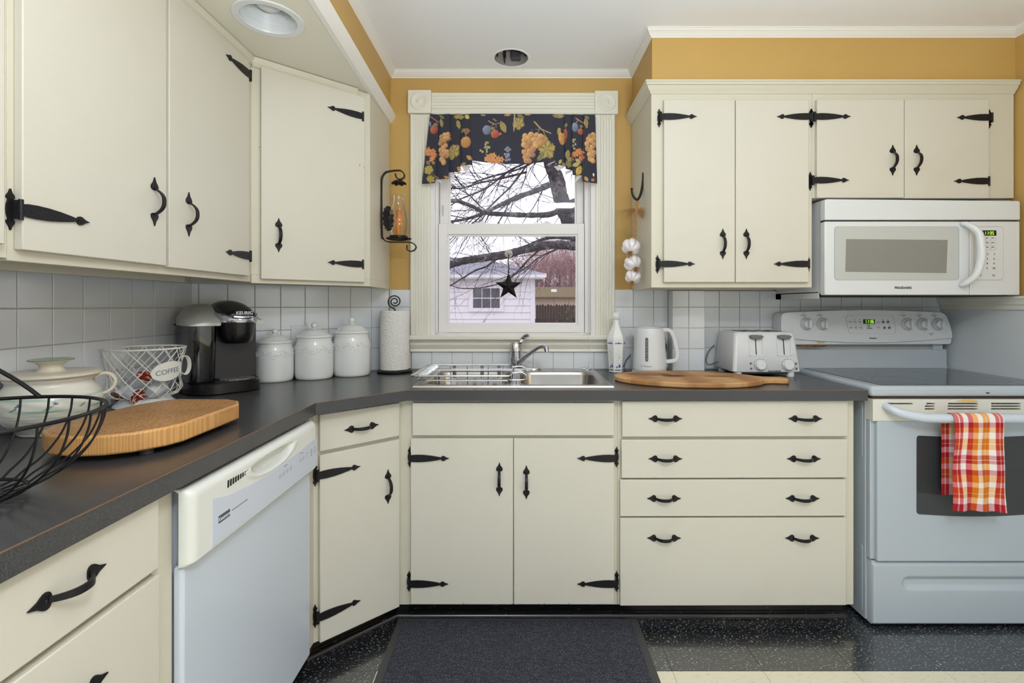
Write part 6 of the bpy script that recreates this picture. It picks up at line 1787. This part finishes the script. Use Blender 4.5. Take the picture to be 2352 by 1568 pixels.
# reddish woods far behind
wd = thing('bare_woods', 'reddish bare winter woodland behind the neighbouring house', 'woods', (4, 27, -.7))
m_red = mat('reddish_twig', (150, 112, 112), .9); m_red2 = mat('pale_reddish_twig', (176, 146, 146), .9)
for mt_, sd, n_ in ((m_red, 1, 820), (m_red2, 2, 600)):
    g = MB(); rr = random.Random(sd)
    for i in range(n_):
        x = rr.uniform(-1.5, 9); y = rr.uniform(25.2, 31); h = vz(562 + rr.uniform(-8, 40), 27) * (y / 27) ; 
        if x < 1.2: h *= .55 + .35 * max(0, (x + 1.5) / 2.7)
        r_ = rr.uniform(.008, .024); lx_ = x; pts_ = [(x, y, -.7)]
        for k in range(1, 5): lx_ += rr.uniform(-.22, .22); pts_.append((lx_, y, -.7 + (h + .7) * k / 4))
        g.tube(pts_, [r_, r_, r_ * .8, r_ * .6, r_ * .3], 3)
        for k in range(6):
            q = pts_[rr.choice((2, 3, 3, 4))]; g.tube([q, (q[0] + rr.uniform(-.5, .5), y, q[2] + rr.uniform(.1, .7)), (q[0] + rr.uniform(-.9, .9), y, q[2] + rr.uniform(.3, 1.1))], [r_ * .5, r_ * .35, r_ * .2], 3)
    stuff(WB(g, 'trunks_and_twigs', mt_, wd, wd, recalc=False))
# big bare tree close to the window
m_bark = mat('grey_bark', (70, 62, 68), .95, bump=(26, 1.0, .05), blotch=[(9, .52, .66, (128, 122, 126)), (30, .48, .62, (40, 34, 40))])
m_twig = mat('dark_twig', (66, 54, 66), .9)
bt = thing('bare_tree', 'large bare tree with spreading lichened branches just outside the window', 'tree', (at(1420, 702, 6.2).x, 6.2, -.7))
def B_(mb, name, mt, **k): return WB(mb, name, mt, bt, bt, recalc=False, **k)
def limb(pts, r0, r1, name='limb', n=8):
    """pts: (u, v, Y)"""
    P = spline([at(*p) for p in pts], n); m = len(P)
    rr_ = random.Random(len(pts) * 7 + int(pts[0][0]))
    R = [(r0 + (r1 - r0) * i / (m - 1)) * (1 + rr_.uniform(-.10, .10)) for i in range(m)]
    B_(MB().tube(P, R, 10), name, m_bark, smooth=70)
    return P, R
P_all = []
tr = limb([(1440, 1000, 6.2), (1420, 760, 6.2), (1380, 620, 6.2), (1318, 520, 6.2), (1290, 460, 6.2), (1278, 410, 6.2), (1262, 370, 6.2), (1240, 300, 6.2), (1225, 150, 6.2)], .16, .05, 'trunk')
P_all.append(limb([(1282, 420, 6.2), (1262, 385, 6.15), (1248, 340, 6.1), (1215, 260, 6.1)], .055, .03))
P_all.append(limb([(1345, 452, 6.0), (1310, 466, 6.0), (1270, 490, 6.0), (1225, 494, 6.0), (1160, 492, 5.9), (1115, 488, 5.8), (1080, 472, 5.7), (1040, 460, 5.6), (990, 470, 5.5)], .040, .018))
P_all.append(limb([(1262, 425, 6.1), (1225, 440, 6.0), (1190, 452, 5.9), (1150, 470, 5.8), (1110, 490, 5.7), (1060, 505, 5.6), (1000, 512, 5.5)], .036, .012))
P_all.append(limb([(1400, 575, 5.6), (1330, 566, 5.6), (1270, 562, 5.6), (1215, 570, 5.6), (1165, 584, 5.6), (1110, 592, 5.5), (1060, 600, 5.5), (1020, 612, 5.4), (960, 625, 5.4)], .052, .040))
P_all.append(limb([(1200, 574, 5.6), (1230, 556, 5.7), (1270, 545, 5.8), (1330, 548, 5.9), (1370, 540, 6)], .018, .020))
P_all.append(limb([(1210, 395, 6.3), (1150, 410, 6.2), (1100, 420, 6.1), (1060, 432, 6), (1020, 430, 6)], .014, .010))
P_all.append(limb([(1240, 360, 6.3), (1170, 392, 6.2), (1120, 430, 6.1), (1070, 452, 6), (1020, 470, 6)], .014, .009))
P_all.append(limb([(1230, 350, 6.0), (1180, 420, 5.9), (1140, 460, 5.9), (1095, 505, 5.8), (1060, 530, 5.7)], .013, .007))
P_all.append(limb([(1085, 420, 5.9), (1130, 405, 5.9), (1200, 385, 6), (1260, 350, 6.1)], .010, .014))
P_all.append(limb([(1150, 585, 5.6), (1120, 610, 5.6), (1090, 622, 5.6), (1060, 640, 5.5), (1035, 655, 5.5)], .012, .006))
P_all.append(limb([(1240, 572, 5.6), (1210, 600, 5.6), (1170, 640, 5.6), (1120, 658, 5.6), (1060, 662, 5.6), (1025, 650, 5.6)], .012, .004))
P_all.append(limb([(1290, 568, 5.7), (1240, 590, 5.7), (1200, 620, 5.7), (1150, 640, 5.7)], .010, .004))
g = MB(); rr = random.Random(5)
def grow(p, d, L, r, depth):
    pts_ = [p]; dd = d.copy(); n = 5
    for i in range(n):
        dd = (dd + Vector((rr.uniform(-1, 1), rr.uniform(-.5, .5), rr.uniform(-1, 1) - .05)) * .24).normalized()
        pts_.append(pts_[-1] + dd * L / n)
    g.tube(pts_, [r * (1 - .75 * i / n) for i in range(n + 1)], 4 if r > .003 else 3, caps=False)
    if depth > 0:
        for k in range(rr.choice((2, 3, 4))):
            q = pts_[rr.randint(1, n)]; d2 = (dd + Vector((rr.uniform(-1, 1), rr.uniform(-.4, .4), rr.uniform(-1, 1))) * .75).normalized()
            grow(q, d2, L * rr.uniform(.45, .7), max(.0014, r * .55), depth - 1)
for li, (P, R) in enumerate(P_all):
    m = len(P); low = P[0].z < 1.9
    for k in range(5 if low else 17):
        i = rr.randint(1, m - 2); t_ = (P[i + 1] - P[i - 1]).normalized()
        if t_.x > 0: t_ = -t_
        d = (t_ * rr.uniform(.4, 1.2) + Vector((0, rr.uniform(-.3, .3), rr.choice((-1, 1)) * rr.uniform(.25, .9)))).normalized()
        if low: d = (d + Vector((0, 0, .45))).normalized()
        grow(P[i], d, rr.uniform(.2, .5) if low else rr.uniform(.35, .95), min(R[i] * .45, rr.uniform(.004, .008)), 1 if low else 2)
    grow(P[-1], (P[-1] - P[-3]).normalized(), .3 if low else .8, R[-1] * .8, 1 if low else 2)
stuff(B_(g, 'twigs', m_twig))
